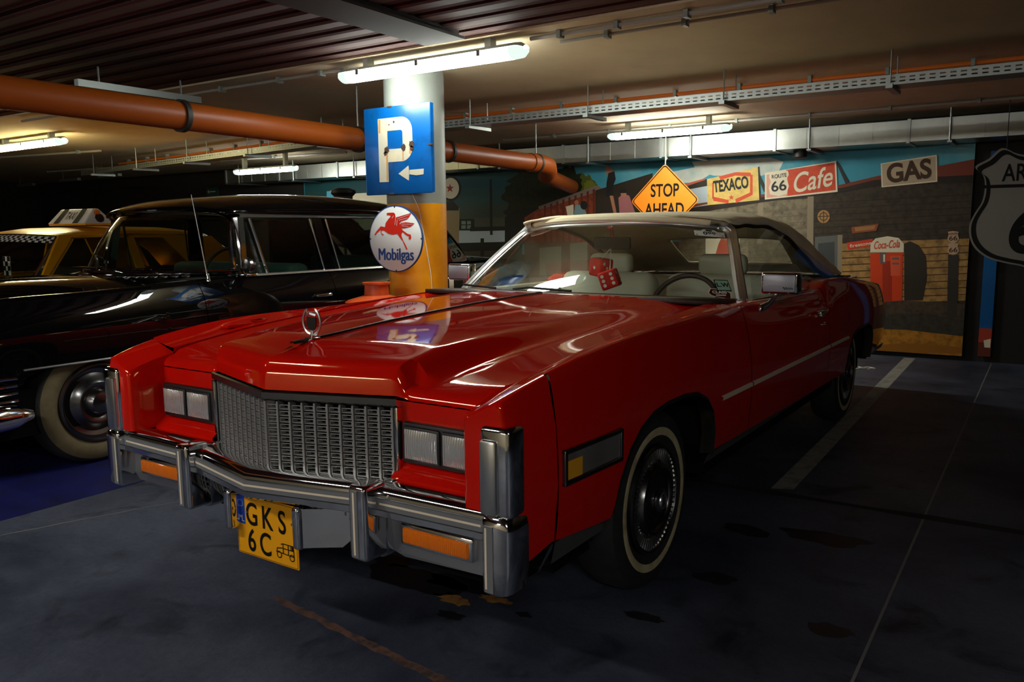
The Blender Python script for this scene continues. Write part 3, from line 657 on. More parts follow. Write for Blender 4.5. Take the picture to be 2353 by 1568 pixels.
sticker('rally_sticker', .865, .86, .16, .058, d1, 'white sticker numbered 088')
def d2(b, T, w, h):
    k = ((-.5, .1), (-.35, .5), (.25, .42), (.5, .1), (.42, -.5), (.1, -.35), (-.3, -.2), (-.42, -.1))
    b.poly([(x*w*1.12, .0005, z*h*1.15) for x, z in k], M['pin'], T); b.poly([(x*w, 0, z*h) for x, z in k], M['dice2'], T)
    b.text('CLASS', h*.36, M['white'], T @ Matrix.Translation((0, -.001, .16*h)), sx=1.15, bold=.001); b.box(-.2*w, .26*w, -.001, 0, -.17*h, -.06*h, M['pin'], T)
M['dice2'] = mat('dark_red_sticker', lin(70, 18, 14), 0.5)
M['mint'] = mat('mint_paper', lin(150, 190, 165), 0.6)
sticker('class_sticker', .915, .055, .11, .065, d2, 'dark red CLASS sticker')
def d3(b, T, w, h):
    b.box(-w/2, w/2, 0, .001, -h/2, h/2, M['ink'], T); b.box(-w*.44, w*.44, -.001, 0, -h*.42, h*.42, M['mint'], T); b.text('L.W', h*.5, M['ink'], T @ Matrix.Translation((0, -.002, 0)), bold=.001)
sticker('green_sticker', .93, .16, .075, .075, d3, 'mint green card with black letters')

# side glass
sg_ = MB()
for s in (1, -1):
    g = MB(); bx = .875; P = [(2.18, 1.0), (3.30, .985), (4.0, 1.01), (3.55, 1.20), (3.15, 1.33), (2.62, 1.345)]
    def gx(z): return bx - .19*((z-1.0)/.36)
    g.poly([(s*gx(z), Y, z) for Y, z in P], M['glass']); go = g.build('side_window', RC, smooth=0)
    b = MB(); b.grid([[(s*(gx(z)+o), Y, z+d) for o, d in ((-.004, 0), (.004, .004), (.004, -.010), (-.004, -.012))] for Y, z in ((2.18, 1.0), (3.30, .985), (4.0, 1.01))], M['chrome'], cyc=True); b.build('window_moulding', go)
# canvas top
TOP = [(2.36, 1.418, 2.545, 1.366, .648), (2.6, 1.432, 2.70, 1.366, .672), (2.95, 1.442, 2.95, 1.362, .69), (3.35, 1.438, 3.25, 1.318, .705), (3.7, 1.418, 3.55, 1.225, .725), (3.95, 1.37, 3.82, 1.115, .745), (4.2, 1.275, 4.08, 1.03, .765), (4.4, 1.17, 4.3, 1.012, .77), (4.6, 1.065, 4.58, 1.005, .755), (4.68, 1.01, 4.66, .995, .735)]
def tops(i, t): return interp([(k, TOP[k][i]) for k in range(10)], t) if False else sinterp([(k, TOP[k][i]) for k in range(10)], t)
ct = MB(); G = []; VS = span(0, 9, 55); US = span(-1, 1, 45)
for t in VS:
    yc, zc, ys, zs, w = [tops(i, t) for i in range(5)]; row = []
    for u in US:
        a = abs(u); k = max(0, 1-a**3.4)**(1/2.2)
        row.append((w*(u if a < .9 else math.copysign(.9+.1*(1-max(0, 1-(a-.9)/.1)**1.6), u)), ys+(yc-ys)*k, zs+(zc-zs)*k + .004*sin(t*5+u*3)*(a > .6)))
    G.append(row)
def inwin(i, j): return 5.9 <= VS[i] < 7.75 and abs((US[j]+US[j+1])/2) < .56
ct.grid(G, M['canvas'], skip=inwin)
top = ct.build('canvas_top', RC, smooth=60, solid=.012)
rw = MB(); rw.grid([[tuple(Vector(G[i][j])*1.0 + Vector((0, 0, -.002))) for j in range(len(US)) if abs(US[j]) < .60] for i in range(len(VS)) if 5.7 <= VS[i] <= 8.0], M['glass']); rw.build('rear_window', top)
we = MB()
for s in (1, -1):
    j = -1 if s > 0 else 0
    we.tube([tuple(Vector(G[i][j]) + Vector((-s*.012, 0, -.008))) for i in range(0, 42)], .013, M['black'], 6)
we.build('weather_strip', top)
hm = MB(); hm.grid([[tuple(wsP(u, 1.0) + Vector((0, a, b_))) for a, b_ in ((-.018, .002), (-.024, .010), (-.018, .024), (.0, .034), (.03, .038), (.07, .036))] for u in span(-1.0, 1.0, 41)], M['canvas']); hm.build('top_binding', top)
# rear deck, trunk
dk = MB(); G2 = []
for Y in span(4.60, 5.50, 14):
    zt = crease(Y); G2.append([(x, Y, zt - .012 - .02*0 + .012*(1-(x/.8)**2)) for x in span(-.79, .79, 13)])
dk.grid(G2, M['red']); dk.add([(x, 5.50, z) for x, z in ((-.87, .80), (.87, .80), (.91, .64), (.88, .50), (-.88, .50), (-.91, .64))], [tuple(range(6))], M['red']); dk.build('trunk_lid', RC)
rbm = MB(); rbm.rbox(-.88, .88, 5.46, 5.68, .40, .60, M['chrome'], .02); rbm.build('rear_bumper', RC)
rd = MB()
for s in (1, -1): rd.grid([[(s*x, Y, crease(Y)-.004 - (.0 if x > .8 else .02)) for x in (.90, .82, .74)] for Y in span(3.25, 4.7, 14)], M['red'])
rd.build('belt_deck', RC)
for s in (1, -1):
    pass
# cabin
cb = empty('cabin', (0, 0, 0)); cb.parent = RC
b = MB(); b.grid([[(x, Y, z) for x in span(-.82, .82, 9)] for Y, z in ((1.76, 1.02), (1.95, 1.012), (2.15, 1.0), (2.22, .975), (2.24, .80), (2.15, .60))], M['dash']); b.build('dashboard', cb, solid=.02)
b = MB(); b.box(-.86, .86, 2.1, 4.5, .44, .48, M['darktrim']); b.box(-.80, .80, 3.98, 4.7, .90, .99, M['darktrim'])
for s in (1, -1):
    a, c_ = sorted((s*.84, s*.865)); b.box(a, c_, 2.05, 4.6, .46, .99, M['leather'])
b.build('cabin_lining', cb, smooth=0)
for s in (1, -1):
    sx = s*.38
    b = MB(); b.rbox(sx-.34, sx+.34, 2.55, 3.05, .60, .76, M['leather'], .06, 3); b.rbox(sx-.34, sx+.34, -.085, .085, 0, .44, M['leather'], .07, 3, Matrix.Translation((0, 3.03, .64)) @ Matrix.Rotation(radians(-14), 4, 'X'))
    st = b.build('front_seat', cb); MB().rbox(sx-.15, sx+.15, 3.10, 3.20, 1.06, 1.19, M['leather'], .04, 3).build('headrest', st)
b = MB(); b.rbox(-.72, .72, 3.45, 3.9, .56, .74, M['leather'], .06, 3); b.rbox(-.72, .72, -.08, .08, 0, .36, M['leather'], .06, 3, Matrix.Translation((0, 3.86, .66)) @ Matrix.Rotation(radians(-16), 4, 'X')); b.build('rear_seat', cb)
T = Matrix.Translation((.43, 2.42, .925)) @ Matrix.Rotation(radians(62), 4, 'X')
b = MB(); b.tube([tuple(T @ Vector((.19*cos(a), .19*sin(a), 0))) for a in span(0, 2*pi, 41)], .014, M['dash'], 8)
for a in (-.25, pi+.25): b.tube([tuple(T @ Vector((0, 0, -.02))), tuple(T @ Vector((.185*cos(a), .185*sin(a), 0)))], .014, M['darktrim'], 6)
b.lathe([(0, .01), (.05, .006), (.06, -.03), (.03, -.3)], M['darktrim'], 16, T); b.build('steering_wheel', cb)
b = MB(); b.rbox(-.115, .115, 2.40, 2.43, 1.235, 1.305, M['darktrim'], .012); b.tube([(0, 2.415, 1.30), (0, 2.40, 1.38)], .009, M['chrome'], 8); b.lathe([(0, .0), (.022, .004), (.022, .012)], M['chrome'], 14, Matrix.Translation((0, 2.37, 1.372)) @ Matrix.Rotation(-pi/2, 4, 'X')); b.build('rear_view_mirror', cb)
# the two dice hang from the mirror
def die(x, y, z, size, rz, rx, faces, label, hang):
    o = empty('fuzzy_die', tuple(Matrix.Rotation(CAR_TURN, 4, 'Z') @ Vector((x, y, z))), 0, label=label, category='die', group='plush dice on the mirror')
    o.rotation_euler = (0, rx, rz); h = size/2
    MB().rbox(-h, h, -h, h, -h, h, M['dice'], size*.12, 3).build('cube', o)
    p = MB(); pos = {1: [(0, 0)], 2: [(-1, 1), (1, -1)], 6: [(-1, -1), (-1, 0), (-1, 1), (1, -1), (1, 0), (1, 1)], 3: [(-1, 1), (0, 0), (1, -1)]}
    for face, n in faces:
        for a, c in pos[n]:
            P = [(a*h*.5 + h*.19*cos(t), c*h*.52 + h*.19*sin(t)) for t in span(0, 5.76, 12)]
            if face == 'f': p.poly([(u, -h-.001, v) for u, v in P], M['white'])
            if face == 'r': p.poly([(h+.001, u, v) for u, v in P], M['white'])
            if face == 't': p.poly([(u, v, h+.001) for u, v in P], M['white'])
    p.build('pips', o)
    inv = o.matrix_basis.inverted()
    MB().tube([tuple(inv @ (Matrix.Rotation(CAR_TURN, 4, 'Z') @ Vector(q))) for q in ((x, y, z+h*.9), hang)], .0018, M['white'], 5).build('string', o)
die(-.062, 2.40, 1.135, .10, -.35, .12, [('f', 1), ('r', 3)], 'red plush die hanging behind, its single white spot towards the viewer', (-.005, 2.40, 1.238))
die(.045, 2.30, 1.075, .10, .25, -.35, [('f', 6), ('r', 2)], 'red plush die hanging in front, six white spots towards the viewer', (.0, 2.40, 1.238))
# ================================================================ the black limousine
BC = empty('limousine_car', (-3.45, 0, 0), 0, label='black 1950s limousine with wide cream whitewall parked left of the column', category='car')
def bz_side(Y): return sinterp([(-.10, .90), (.1, .97), (.4, 1.005), (.9, 1.015), (1.6, 1.04), (2.1, 1.05), (3.5, 1.045), (4.6, 1.06), (5.3, 1.06), (5.8, .98)], Y)
def bx_max(Y): return sinterp([(-.10, .84), (.1, .90), (.5, .93), (2, .93), (4.5, .93), (5.3, .90), (5.8, .82)], Y)
BLOW = [(-.10, .52), (.36, .46), (.40, .50), (.46, .58), (.56, .615), (1.12, .615), (1.24, .57), (1.32, .48), (1.36, .36), (4.35, .36), (4.37, .42), (5.20, .42), (5.24, .36), (5.8, .45)]
def bx_side(Y, z):
    zt = bz_side(Y); t = max(0, (z-.70)/(zt-.70)); x = bx_max(Y) - .10*t**3.0
    return x - .05*max(0, (.6-z)/.3)**2
def bhood(x, Y):
    zc = sinterp([(-.12, .93), (.1, 1.03), (.5, 1.065), (1.0, 1.08), (1.5, 1.075)], Y); a = abs(x)
    return zc - .10*(a/.60)**3 if a < .60 else zc - .10
def bbody(name, y0, y1, s, hood=False, rows=12):
    b = MB(); G = []
    ys = sorted(set([round(y, 4) for y in span(y0, y1, 36)] + [p[0] for p in BLOW if y0 < p[0] < y1] + [p[0]+.004 for p in BLOW if y0 < p[0] < y1-.01]))
    for Y in ys:
        zb = interp(BLOW, Y); zt = bz_side(Y); col = [(s*(bx_side(Y, zb)-.06), Y, zb+.005)]
        for i in range(rows): z = zb+(zt-.03-zb)*i/(rows-1); col.append((s*bx_side(Y, z), Y, z))
        xt = bx_side(Y, zt-.03); col += [(s*(xt-.012), Y, zt-.010), (s*(xt-.035), Y, zt), (s*(xt-.07), Y, zt+.002)]
        if hood:
            for x, k in ((.72, .0), (.66, .5), (.62, 1)): col.append((s*x, Y, (zt-.006)*(1-k) + (bhood(.62, Y)-.004)*k - .012*(1-abs(2*k-1))))
        G.append(col)
    b.grid(G, M['blackpaint']); return b.build(name, BC, smooth=40)
for s in (1, -1):
    bbody('front_fender', -.10, 1.62, s, True)
    bbody('front_door', 1.626, 2.80, s); bbody('rear_door', 2.806, 3.75, s); bbody('rear_fender', 3.756, 5.8, s)
b = MB(); b.grid([[(x, Y, bhood(x, Y)) for x in span(-.617, .617, 25)] for Y in span(-.12, 1.48, 24)], M['blackpaint'])
b.add([(x, -.12, z) for x, z in ((-.62, .83), (.62, .83), (.62, .5), (-.62, .5))], [(0, 1, 2, 3)], M['void']); b.build('hood', BC)
b = MB(); b.grid([[(.80*u, 1.44 + .50*abs(u)**2.2 + o, z) for u in span(-1.02, 1.02, 25)] for o, z in ((-.10, 1.055), (-.02, 1.075), (.03, 1.085))], M['blackpaint'])
for u in span(-.8, .8, 26): b.box(.8*u-.018, .8*u+.018, 1.35+.5*abs(u)**2.2, 1.39+.5*abs(u)**2.2, 1.058, 1.066, M['darkchrome'])
b.build('cowl', BC)
b = MB(); b.grid([[(x, Y, bz_side(Y)-.005+.03*(1-(x/.85)**2)) for x in span(-.87, .87, 11)] for Y in span(4.55, 5.8, 12)], M['blackpaint']); b.build('trunk_lid', BC)
def bB(u): return Vector((.80*u, 1.46 + .50*abs(u)**2.2, 1.085))
def bT(u): return Vector((.695*u, 1.80 + .24*abs(u)**2.2, 1.505 - .03*abs(u)**3))
def bP(u, v): return bB(u).lerp(bT(u), v) + Vector((0, -.05, .02))*4*v*(1-v)*.5
w = empty('windshield', (0, 0, 0)); w.parent = BC
b = MB(); b.grid([[tuple(bP(u, v)) for u in span(-1, 1, 33)] for v in span(.01, .99, 12)], M['darkglass']); b.build('windshield_glass', w)
b = MB(); loop = [bP(u, 0) for u in span(-.98, .98, 25)] + [bP(1, v) for v in span(.06, .86, 10)] + [bP(u, v) for u, v in ((.985, .93), (.95, .975))] + [bP(u, 1) for u in span(.9, -.9, 25)] + [bP(u, v) for u, v in ((-.95, .975), (-.985, .93))] + [bP(-1, v) for v in span(.86, .06, 10)]
b.tube([tuple(p + Vector((0, -.006, 0))) for p in loop + loop[:2]], .016, M['chrome'], 6); b.build('windshield_trim', w)
# roof
b = MB(); G = []
RT = [(1.78, 1.512, .66, 1.475), (1.84, 1.545, .715, 1.475), (2.05, 1.595, .765, 1.478), (2.5, 1.640, .795, 1.485), (3.1, 1.655, .805, 1.488), (3.7, 1.63, .80, 1.475), (4.1, 1.57, .785, 1.44), (4.35, 1.48, .77, 1.36), (4.6, 1.28, .76, 1.2), (4.75, 1.07, .76, 1.04)]
for t in span(0, 9, 46):
    Y, zc, hw, zs = [sinterp([(k, RT[k][i]) for k in range(10)], t) for i in range(4)]
    row = []
    for u in span(-1, 1, 33):
        k = max(0, 1-abs(u)**2.6)**.55; yy = Y + (.20*abs(u)**2.2 if t < 2.2 else 0)*max(0, 1-t/2.2)
        row.append((hw*(u if abs(u) < .85 else math.copysign(.85+.15*(1-max(0, 1-(abs(u)-.85)/.15)**1.8), u)), yy, zs+(zc-zs)*k))
    G.append(row)
b.grid(G, M['blackpaint'], skip=lambda i, j: 30 <= i < 38 and 8 <= j < 24)
rf = b.build('roof', BC, smooth=60, solid=.01)
b = MB(); b.grid([r[8:25] for r in G[30:39]], M['darkglass']); b.build('rear_window', rf)
def bgx(z): return .845 - .075*((z-1.05)/.43)
for s in (1, -1):
    b = MB(); b.grid([[(s*(.775+o), Y, z) for o, z in ((-.01, 1.482), (.022, 1.478), (.030, 1.470), (.020, 1.458), (-.01, 1.452))] for Y in span(2.02, 4.0, 12)], M['satin']); b.build('drip_rail', BC)
    def pillar(name, P, m): 
        b = MB(); vs = [(s*(bgx(z)+o), Y, z) for o in (-.05, .006) for Y, z in P]; n = len(P)
        b.add(vs, [tuple(range(n)), tuple(range(n, 2*n))] + [(i, (i+1) % n, n+(i+1) % n, n+i) for i in range(n)], m); return b.build(name, BC, smooth=0, bevel=.004)
    pillar('door_pillar', [(2.76, 1.05), (2.87, 1.05), (2.80, 1.46), (2.71, 1.46)], M['blackpaint'])
    pillar('roof_pillar', [(3.66, 1.05), (4.65, 1.05), (4.25, 1.44), (3.60, 1.46)], M['blackpaint'])
    pillar('roof_pillar', [(1.985, 1.05), (2.03, 1.05), (2.07, 1.46), (2.02, 1.46)], M['chrome'])
    for P in ([(2.03, 1.055), (2.76, 1.055), (2.71, 1.455), (2.06, 1.455)], [(2.88, 1.055), (3.66, 1.055), (3.60, 1.455), (2.81, 1.455)]):
        b = MB(); b.poly([(s*(bgx(z)-.012), Y, z) for Y, z in P], M['darkglass']); b.build('side_window', BC, smooth=0)
    b = MB(); b.tube([(s*(bgx(1.06)+.004), 2.20, 1.06), (s*(bgx(1.45)+.004), 2.12, 1.45)], .011, M['chrome'], 6); b.build('window_channel', BC); b = MB()
    for y in (2.715, 2.88): b.tube([(s*(bgx(1.06)+.004), y+.04, 1.06), (s*(bgx(1.45)+.004), y-.03, 1.45)], .007, M['chrome'], 6)
    b.build('door_frame', BC)
    b = MB(); b.grid([[(s*(bgx(1.05)+o), Y, z) for o, z in ((-.02, 1.062), (.012, 1.058), (.018, 1.046), (.0, 1.040))] for Y in span(1.95, 4.2, 10)], M['satin']); b.build('belt_moulding', BC)
    # lower chrome spear, fender line
    b = MB(); b.tube([(s*(bx_side(Y, .62)+.004), Y, .622) for Y in span(.44, 3.2, 30)], .011, M['satin'], 6, flat=.6); b.build('side_spear', BC)
    b = MB(); b.rbox(s*.90-.05, s*.90+.06, 1.93, 2.02, 1.05, 1.07, M['chrome'], .008); b.lathe([(0, -.05), (.04, -.035), (.055, 0), (.05, .02), (.046, .022), (0, .022)], M['darkchrome'], 20, Matrix.Translation((s*.93, 1.97, 1.125)) @ Matrix.Rotation(radians(90), 4, 'X')); b.tube([(s*.90, 1.97, 1.06), (s*.93, 1.97, 1.09)], .014, M['chrome'], 8); b.build('side_mirror', BC)
    for y in (2.66, 3.55):
        b = MB(); b.rbox(s*.925-.01, s*.925+.03, y-.09, y+.07, .86, .885, M['chrome'], .01); b.build('door_handle', BC)
    b = MB()
    for z in (.585, .545, .505, .465): b.tube([(s*(bx_side(max(Y, -.1), .5)+.012), Y, z) for Y in span(-.08, .40, 6)], .008, M['chrome'], 6)
    b.build('fender_ribs', BC)
    b = MB(); b.tube([(0, -.24, .40), (s*.4, -.23, .40), (s*.75, -.16, .40), (s*.90, -.02, .39), (s*.955, .15, .385), (s*.95, .36, .38), (s*.93, .46, .375)], [.07, .07, .075, .08, .078, .07, .03], M['chrome'], 14, flat=1.0); b.build('front_bumper', BC)
    b = MB(); b.lathe([(0, .05), (.05, .035), (.085, .0), (.10, -.02)], M['headlens'], 20, Matrix.Translation((s*.72, -.06, .80)) @ Matrix.Rotation(pi/2, 4, 'X')); b.build('headlamp', BC)
    b = MB(); b.grid([[(s*(bx_side(Y, .75)+o), Y, z) for o, z in ((.0, .92), (.012, .90), (.012, .50), (.0, .48))] for Y in (4.20, 4.27)], M['satin']); b.build('fender_stone_guard', BC)
def bwheel(x, y, s, R=.365):
    e = empty('wheel', (x, y, R)); e.parent = BC; e.rotation_euler = (0, s*pi/2, 0)
    MB().lathe([(.20, -.17), (.31, -.18), (.35, -.15), (.365, -.10), (.363, -.04), (.350, -.005), (.338, .006)], M['rubber'], 56).build('tire', e)
    MB().lathe([(.338, .006), (.315, .020), (.285, .024), (.255, .018), (.240, .006)], M['oldwhitewall'], 56).build('whitewall', e)
    MB().lathe([(.240, .004), (.232, .022), (.222, .026), (.212, .012), (.20, -.012), (.175, -.022), (.150, -.010), (.135, .010), (.12, .022), (.10, .018), (.085, .008), (.075, .03), (.06, .05), (.03, .058), (0, .06)], M['darkchrome'], 56).build('hubcap', e)
for y in (.87, 4.79):
    for s in (1, -1): bwheel(s*.875, y, s)
b = MB(); r = [(.86, 1.72, .985), (.87, 1.72, 1.02), (.88, 1.73, 1.05)]
b.tube([(.862, 1.69, 1.03), (.855, 1.68, 1.12), (.835, 1.62, 1.60)], [.005, .004, .002], M['satin'], 6); b.lathe([(.016, 0), (.014, .02), (.007, .05)], M['chrome'], 12, Matrix.Translation((.862, 1.69, 1.03))); b.build('radio_antenna', BC)
b = MB()
for x0, x1 in ((-.60, -.05), (.05, .60)):
    b.tube([(x0, 1.46+.5*abs(x0/.8)**2.2, 1.10), ((x0+x1)/2, 1.44, 1.115), (x1, 1.46+.5*abs(x1/.8)**2.2*.6, 1.11)], .007, M['chrome'], 6)
b.build('windshield_wiper', BC)
b = MB(); b.box(-.86, .86, .1, 5.5, .24, .5, M['void']); b.box(-.80, .80, 1.5, 4.5, .5, .56, M['void'])
for s in (1, -1):
    for y0, y1 in ((.36, 1.38), (4.3, 5.26)): a, c_ = sorted((s*.60, s*.64)); b.box(a, c_, y0, y1, .2, .80, M['void']); a, c_ = sorted((s*.6, s*.86)); b.box(a, c_, y0, y1, .70, .72, M['void'])
    a, c_ = sorted((s*.78, s*.82)); b.box(a, c_, 1.6, 4.5, .5, 1.04, M['darktrim'])
b.build('underbody', BC, smooth=0)
M['bottlecloth'] = mat('dark_green_cloth', lin(28, 62, 58), 0.8)
c = empty('cabin', (0, 0, 0)); c.parent = BC
b = MB(); b.rbox(-.74, .74, 2.50, 2.72, .55, 1.11, M['bottlecloth'], .06, 3); b.rbox(-.74, .74, 2.1, 2.6, .5, .72, M['bottlecloth'], .05, 3); b.build('front_seat', c)
b = MB(); b.rbox(-.74, .74, 4.05, 4.25, .55, 1.12, M['bottlecloth'], .06, 3); b.build('rear_seat', c)
b = MB(); b.rbox(-.78, .78, 1.62, 1.95, .85, 1.05, M['darktrim'], .05, 3); b.build('dashboard', c)
T = Matrix.Translation((.38, 2.15, 1.06)) @ Matrix.Rotation(radians(60), 4, 'X')
b = MB(); b.tube([tuple(T @ Vector((.2*cos(a), .2*sin(a), 0))) for a in span(0, 2*pi, 33)], .012, M['black'], 8); b.tube([tuple(T @ Vector((-.2, 0, 0))), tuple(T @ Vector((.2, 0, 0)))], .012, M['black'], 6); b.tube([tuple(T @ Vector((0, 0, 0))), tuple(T @ Vector((0, 0, -.35)))], .02, M['black'], 8); b.build('steering_wheel', c)

# ================================================================ the taxi
TX = empty('taxi_car', (-5.87, 0, 0), 0, label='yellow taxi with checkered windshield strip and lit roof sign at far left', category='car')
def tz(Y): return sinterp([(-.3, .80), (0, .86), (.6, .90), (1.7, .94), (2.4, .95), (4.4, .95), (5.0, .90)], Y)
TLOW = [(-.3, .42), (.22, .36), (.25, .46), (.34, .60), (.5, .68), (.85, .68), (1.0, .60), (1.09, .46), (1.12, .33), (3.55, .33), (3.6, .5), (3.75, .64), (4.25, .64), (4.4, .5), (4.45, .36), (5.0, .42)]
def tpanel(name, y0, y1, s):
    b = MB(); G = []
    for Y in sorted(set([round(y, 4) for y in span(y0, y1, 26)] + [p[0] for p in TLOW if y0 < p[0] < y1])):
        zb = interp(TLOW, Y); zt = tz(Y); col = []
        for i in range(10): z = zb+(zt-zb)*i/9; t = (z-.6)/.35; col.append((s*(.925-.02*max(0, t)**2-.04*max(0, -t)**2), Y, z))
        col += [(s*.895, Y, zt+.012), (s*.86, Y, zt+.016)]; G.append(col)
    b.grid(G, M['taxi']); return b.build(name, TX, smooth=40)
for s in (1, -1):
    tpanel('front_fender', -.3, 1.70, s); tpanel('front_door', 1.706, 2.75, s); tpanel('rear_door', 2.756, 3.6, s); tpanel('rear_fender', 3.606, 5.0, s)
b = MB(); b.grid([[(x, Y, tz(Y)+.014+.04*(1-(x/.88)**2)) for x in span(-.87, .87, 13)] for Y in span(-.3, 1.66, 14)], M['taxi']); b.add([(x, -.3, z) for x, z in ((-.9, .8), (.9, .8), (.9, .45), (-.9, .45))], [(0, 1, 2, 3)], M['chrome']); b.build('hood', TX)
b = MB(); b.grid([[(x, Y, tz(Y)+.014+.03*(1-(x/.88)**2)) for x in span(-.87, .87, 9)] for Y in span(3.9, 5.0, 10)], M['taxi']); b.build('trunk_lid', TX)
def tB(u): return Vector((.80*u, 1.62 + .18*abs(u)**2, .985))
def tT(u): return Vector((.66*u, 2.0 + .10*abs(u)**2, 1.345 - .02*abs(u)**2))
def tP(u, v): return tB(u).lerp(tT(u), v)
w = empty('windshield', (0, 0, 0)); w.parent = TX
b = MB(); b.grid([[tuple(tP(u, v)) for u in span(-1, 1, 21)] for v in span(0, 1, 8)], M['darkglass']); b.build('windshield_glass', w)
b = MB()
for r_ in range(3):
    for k in range(34):
        u0, u1 = -1+2*k/34*.99+.01, -1+2*(k+1)/34*.99+.01; v0, v1 = .84+.045*r_, .84+.045*(r_+1)
        b.poly([tuple(tP(u, v)+Vector((0, -.006, .004))) for u, v in ((u0, v0), (u1, v0), (u1, v1), (u0, v1))], M['white'] if (k+r_) % 2 else M['ink'])
b.build('checkered_strip', w, smooth=0)
b = MB()
for s in (1, -1): b.tube([tuple(tP(s, v)+Vector((s*.008, -.01, 0))) for v in span(0, 1, 8)], .014, M['chrome'], 6)
b.tube([tuple(tP(u, 1)+Vector((0, -.008, .006))) for u in span(-1, 1, 17)], .012, M['chrome'], 6); b.build('windshield_trim', w)
b = MB(); G = []
for Y, zc, hw, zs in ((1.99, 1.352, .66, 1.335), (2.08, 1.385, .69, 1.34), (2.3, 1.412, .71, 1.345), (2.8, 1.425, .72, 1.35), (3.3, 1.415, .72, 1.34), (3.6, 1.38, .71, 1.31), (3.85, 1.2, .74, 1.16), (4.05, .99, .78, .96)):
    G.append([(hw*(u if abs(u) < .85 else math.copysign(.85+.15*(1-max(0, 1-(abs(u)-.85)/.15)**1.8), u)), Y+.1*abs(u)**2*(Y < 2.2), zs+(zc-zs)*max(0, 1-abs(u)**3)**.6) for u in span(-1, 1, 25)])
b.grid(G, M['taxi']); b.build('roof', TX, smooth=60)
def tgx(z): return .895-.205*((z-.95)/.39)
for s in (1, -1):
    def tp(P, m, name, o0=-.03, o1=.004):
        b = MB(); n = len(P); b.add([(s*(tgx(z)+o), Y, z) for o in (o0, o1) for Y, z in P], [tuple(range(n)), tuple(range(n, 2*n))] + [(i, (i+1) % n, n+(i+1) % n, n+i) for i in range(n)], m); return b.build(name, TX, smooth=0)
    tp([(1.80, .955), (1.87, .955), (2.22, 1.31), (2.75, 1.315), (2.75, 1.345), (2.10, 1.345)], M['taxi'], 'roof_pillar')
    tp([(2.71, .955), (2.79, .955), (2.79, 1.34), (2.71, 1.34)], M['taxi'], 'door_pillar')
    tp([(3.35, .955), (3.95, .955), (3.65, 1.32), (2.79, 1.345), (2.79, 1.315), (3.1, 1.31)], M['taxi'], 'roof_pillar')
    b = MB(); b.poly([(s*(tgx(z)-.015), Y, z) for Y, z in ((1.87, .955), (2.71, .955), (2.71, 1.315), (2.2, 1.315))], M['darkglass']); b.build('side_window', TX, smooth=0)
    b = MB(); b.poly([(s*(tgx(z)-.015), Y, z) for Y, z in ((2.79, .955), (3.35, .955), (3.1, 1.315), (2.79, 1.315))], M['darkglass']); b.build('side_window', TX, smooth=0)
    b = MB(); b.tube([(s*(tgx(z)+.008), Y, z) for Y, z in ((1.85, .96), (2.205, 1.318), (2.72, 1.322))], .008, M['chrome'], 6); b.build('window_moulding', TX)
def twheel(x, y, s):
    e = empty('wheel', (x, y, .33)); e.parent = TX; e.rotation_euler = (0, s*pi/2, 0)
    MB().lathe([(.2, -.16), (.30, -.17), (.33, -.12), (.33, -.04), (.30, .0), (.20, .0)], M['rubber'], 32).build('tire', e); MB().lathe([(.2, 0), (.18, .012), (.1, .02), (0, .03)], M['satin'], 32).build('hubcap', e)
for y in (.67, 4.0):
    for s in (1, -1): twheel(s*.80, y, s)
b = MB(); b.box(-.76, .76, -.1, 4.8, .2, .45, M['void']); b.box(-.82, .82, 1.15, 3.5, .3, .5, M['void']); b.build('underbody', TX, smooth=0)
c = empty('cabin', (0, 0, 0)); c.parent = TX
b = MB(); b.rbox(-.70, .70, 2.55, 2.75, .5, 1.03, M['darktrim'], .05); b.build('front_seat', c)
b = MB(); b.rbox(-.78, .78, 1.66, 1.95, .82, .955, M['leather'], .04); b.build('dashboard', c)
b = MB(); b.box(.30, .42, 1.80, 1.804, 1.0, 1.165, M['white'])
for i in range(3):
    for j in range(4):
        if (i+j) % 2: b.box(.30+.04*i, .34+.04*i, 1.796, 1.80, 1.0+.041*j, 1.041+.041*j, M['ink'])
b.build('checkered_card', c, smooth=0)
b = MB(); b.rbox(-.7, .78, 2.95, 3.35, .6, .95, M['darktrim'], .05); b.build('rear_seat', c)
# roof sign
sx0, sx1, sy, sz = -5.93, -5.28, 2.50, 1.446
M['signlit'] = mat('white_sign_plastic', lin(250, 248, 242), 0.5, spec=0.2)
TS = empty('taxi_sign', ((sx0+sx1)/2, sy, sz), 0, label='white TAXI roof sign with black bars standing on the yellow taxi roof', category='sign')
b = MB(); h = (sx1-sx0)/2; 
P0 = [(-h, -.11, 0), (h, -.11, 0), (h, .19, 0), (-h, .19, 0)]; P1 = [(-h+.045, .01, .14), (h-.045, .01, .14), (h-.045, .06, .14), (-h+.045, .06, .14)]
b.add(P0+P1, [(0, 1, 5, 4), (1, 2, 6, 5), (2, 3, 7, 6), (3, 0, 4, 7), (4, 5, 6, 7), (3, 2, 1, 0)], M['signlit']); sb = b.build('sign_box', TS, bevel=.012)
def face(x, v): return (x*(1-.07*v*1.0), -.11+.12*v-.003, .14*v+.002)
for x0, x1 in ((-.215, -.125), (.115, .205)):
    b = MB(); b.poly([face(x0, .02), face(x1, .02), face(x1, .98), face(x0, .98)], M['ink']); b.build('black_bar', sb, smooth=0)
T = Matrix.Translation((0, -.052, .072)) @ Matrix.Rotation(-math.atan2(.12, .14), 4, 'X')
MB().text('TAXI', .125, M['ink'], T, sx=.60, bold=.002).build('lettering', sb, smooth=0)
MB().lathe([(0, .03), (.02, .022), (.026, 0)], M['amber'], 14, Matrix.Translation((h-.03, .03, .105)) @ Matrix.Rotation(pi/2, 4, 'Y')).build('amber_light', sb, label='amber side light')
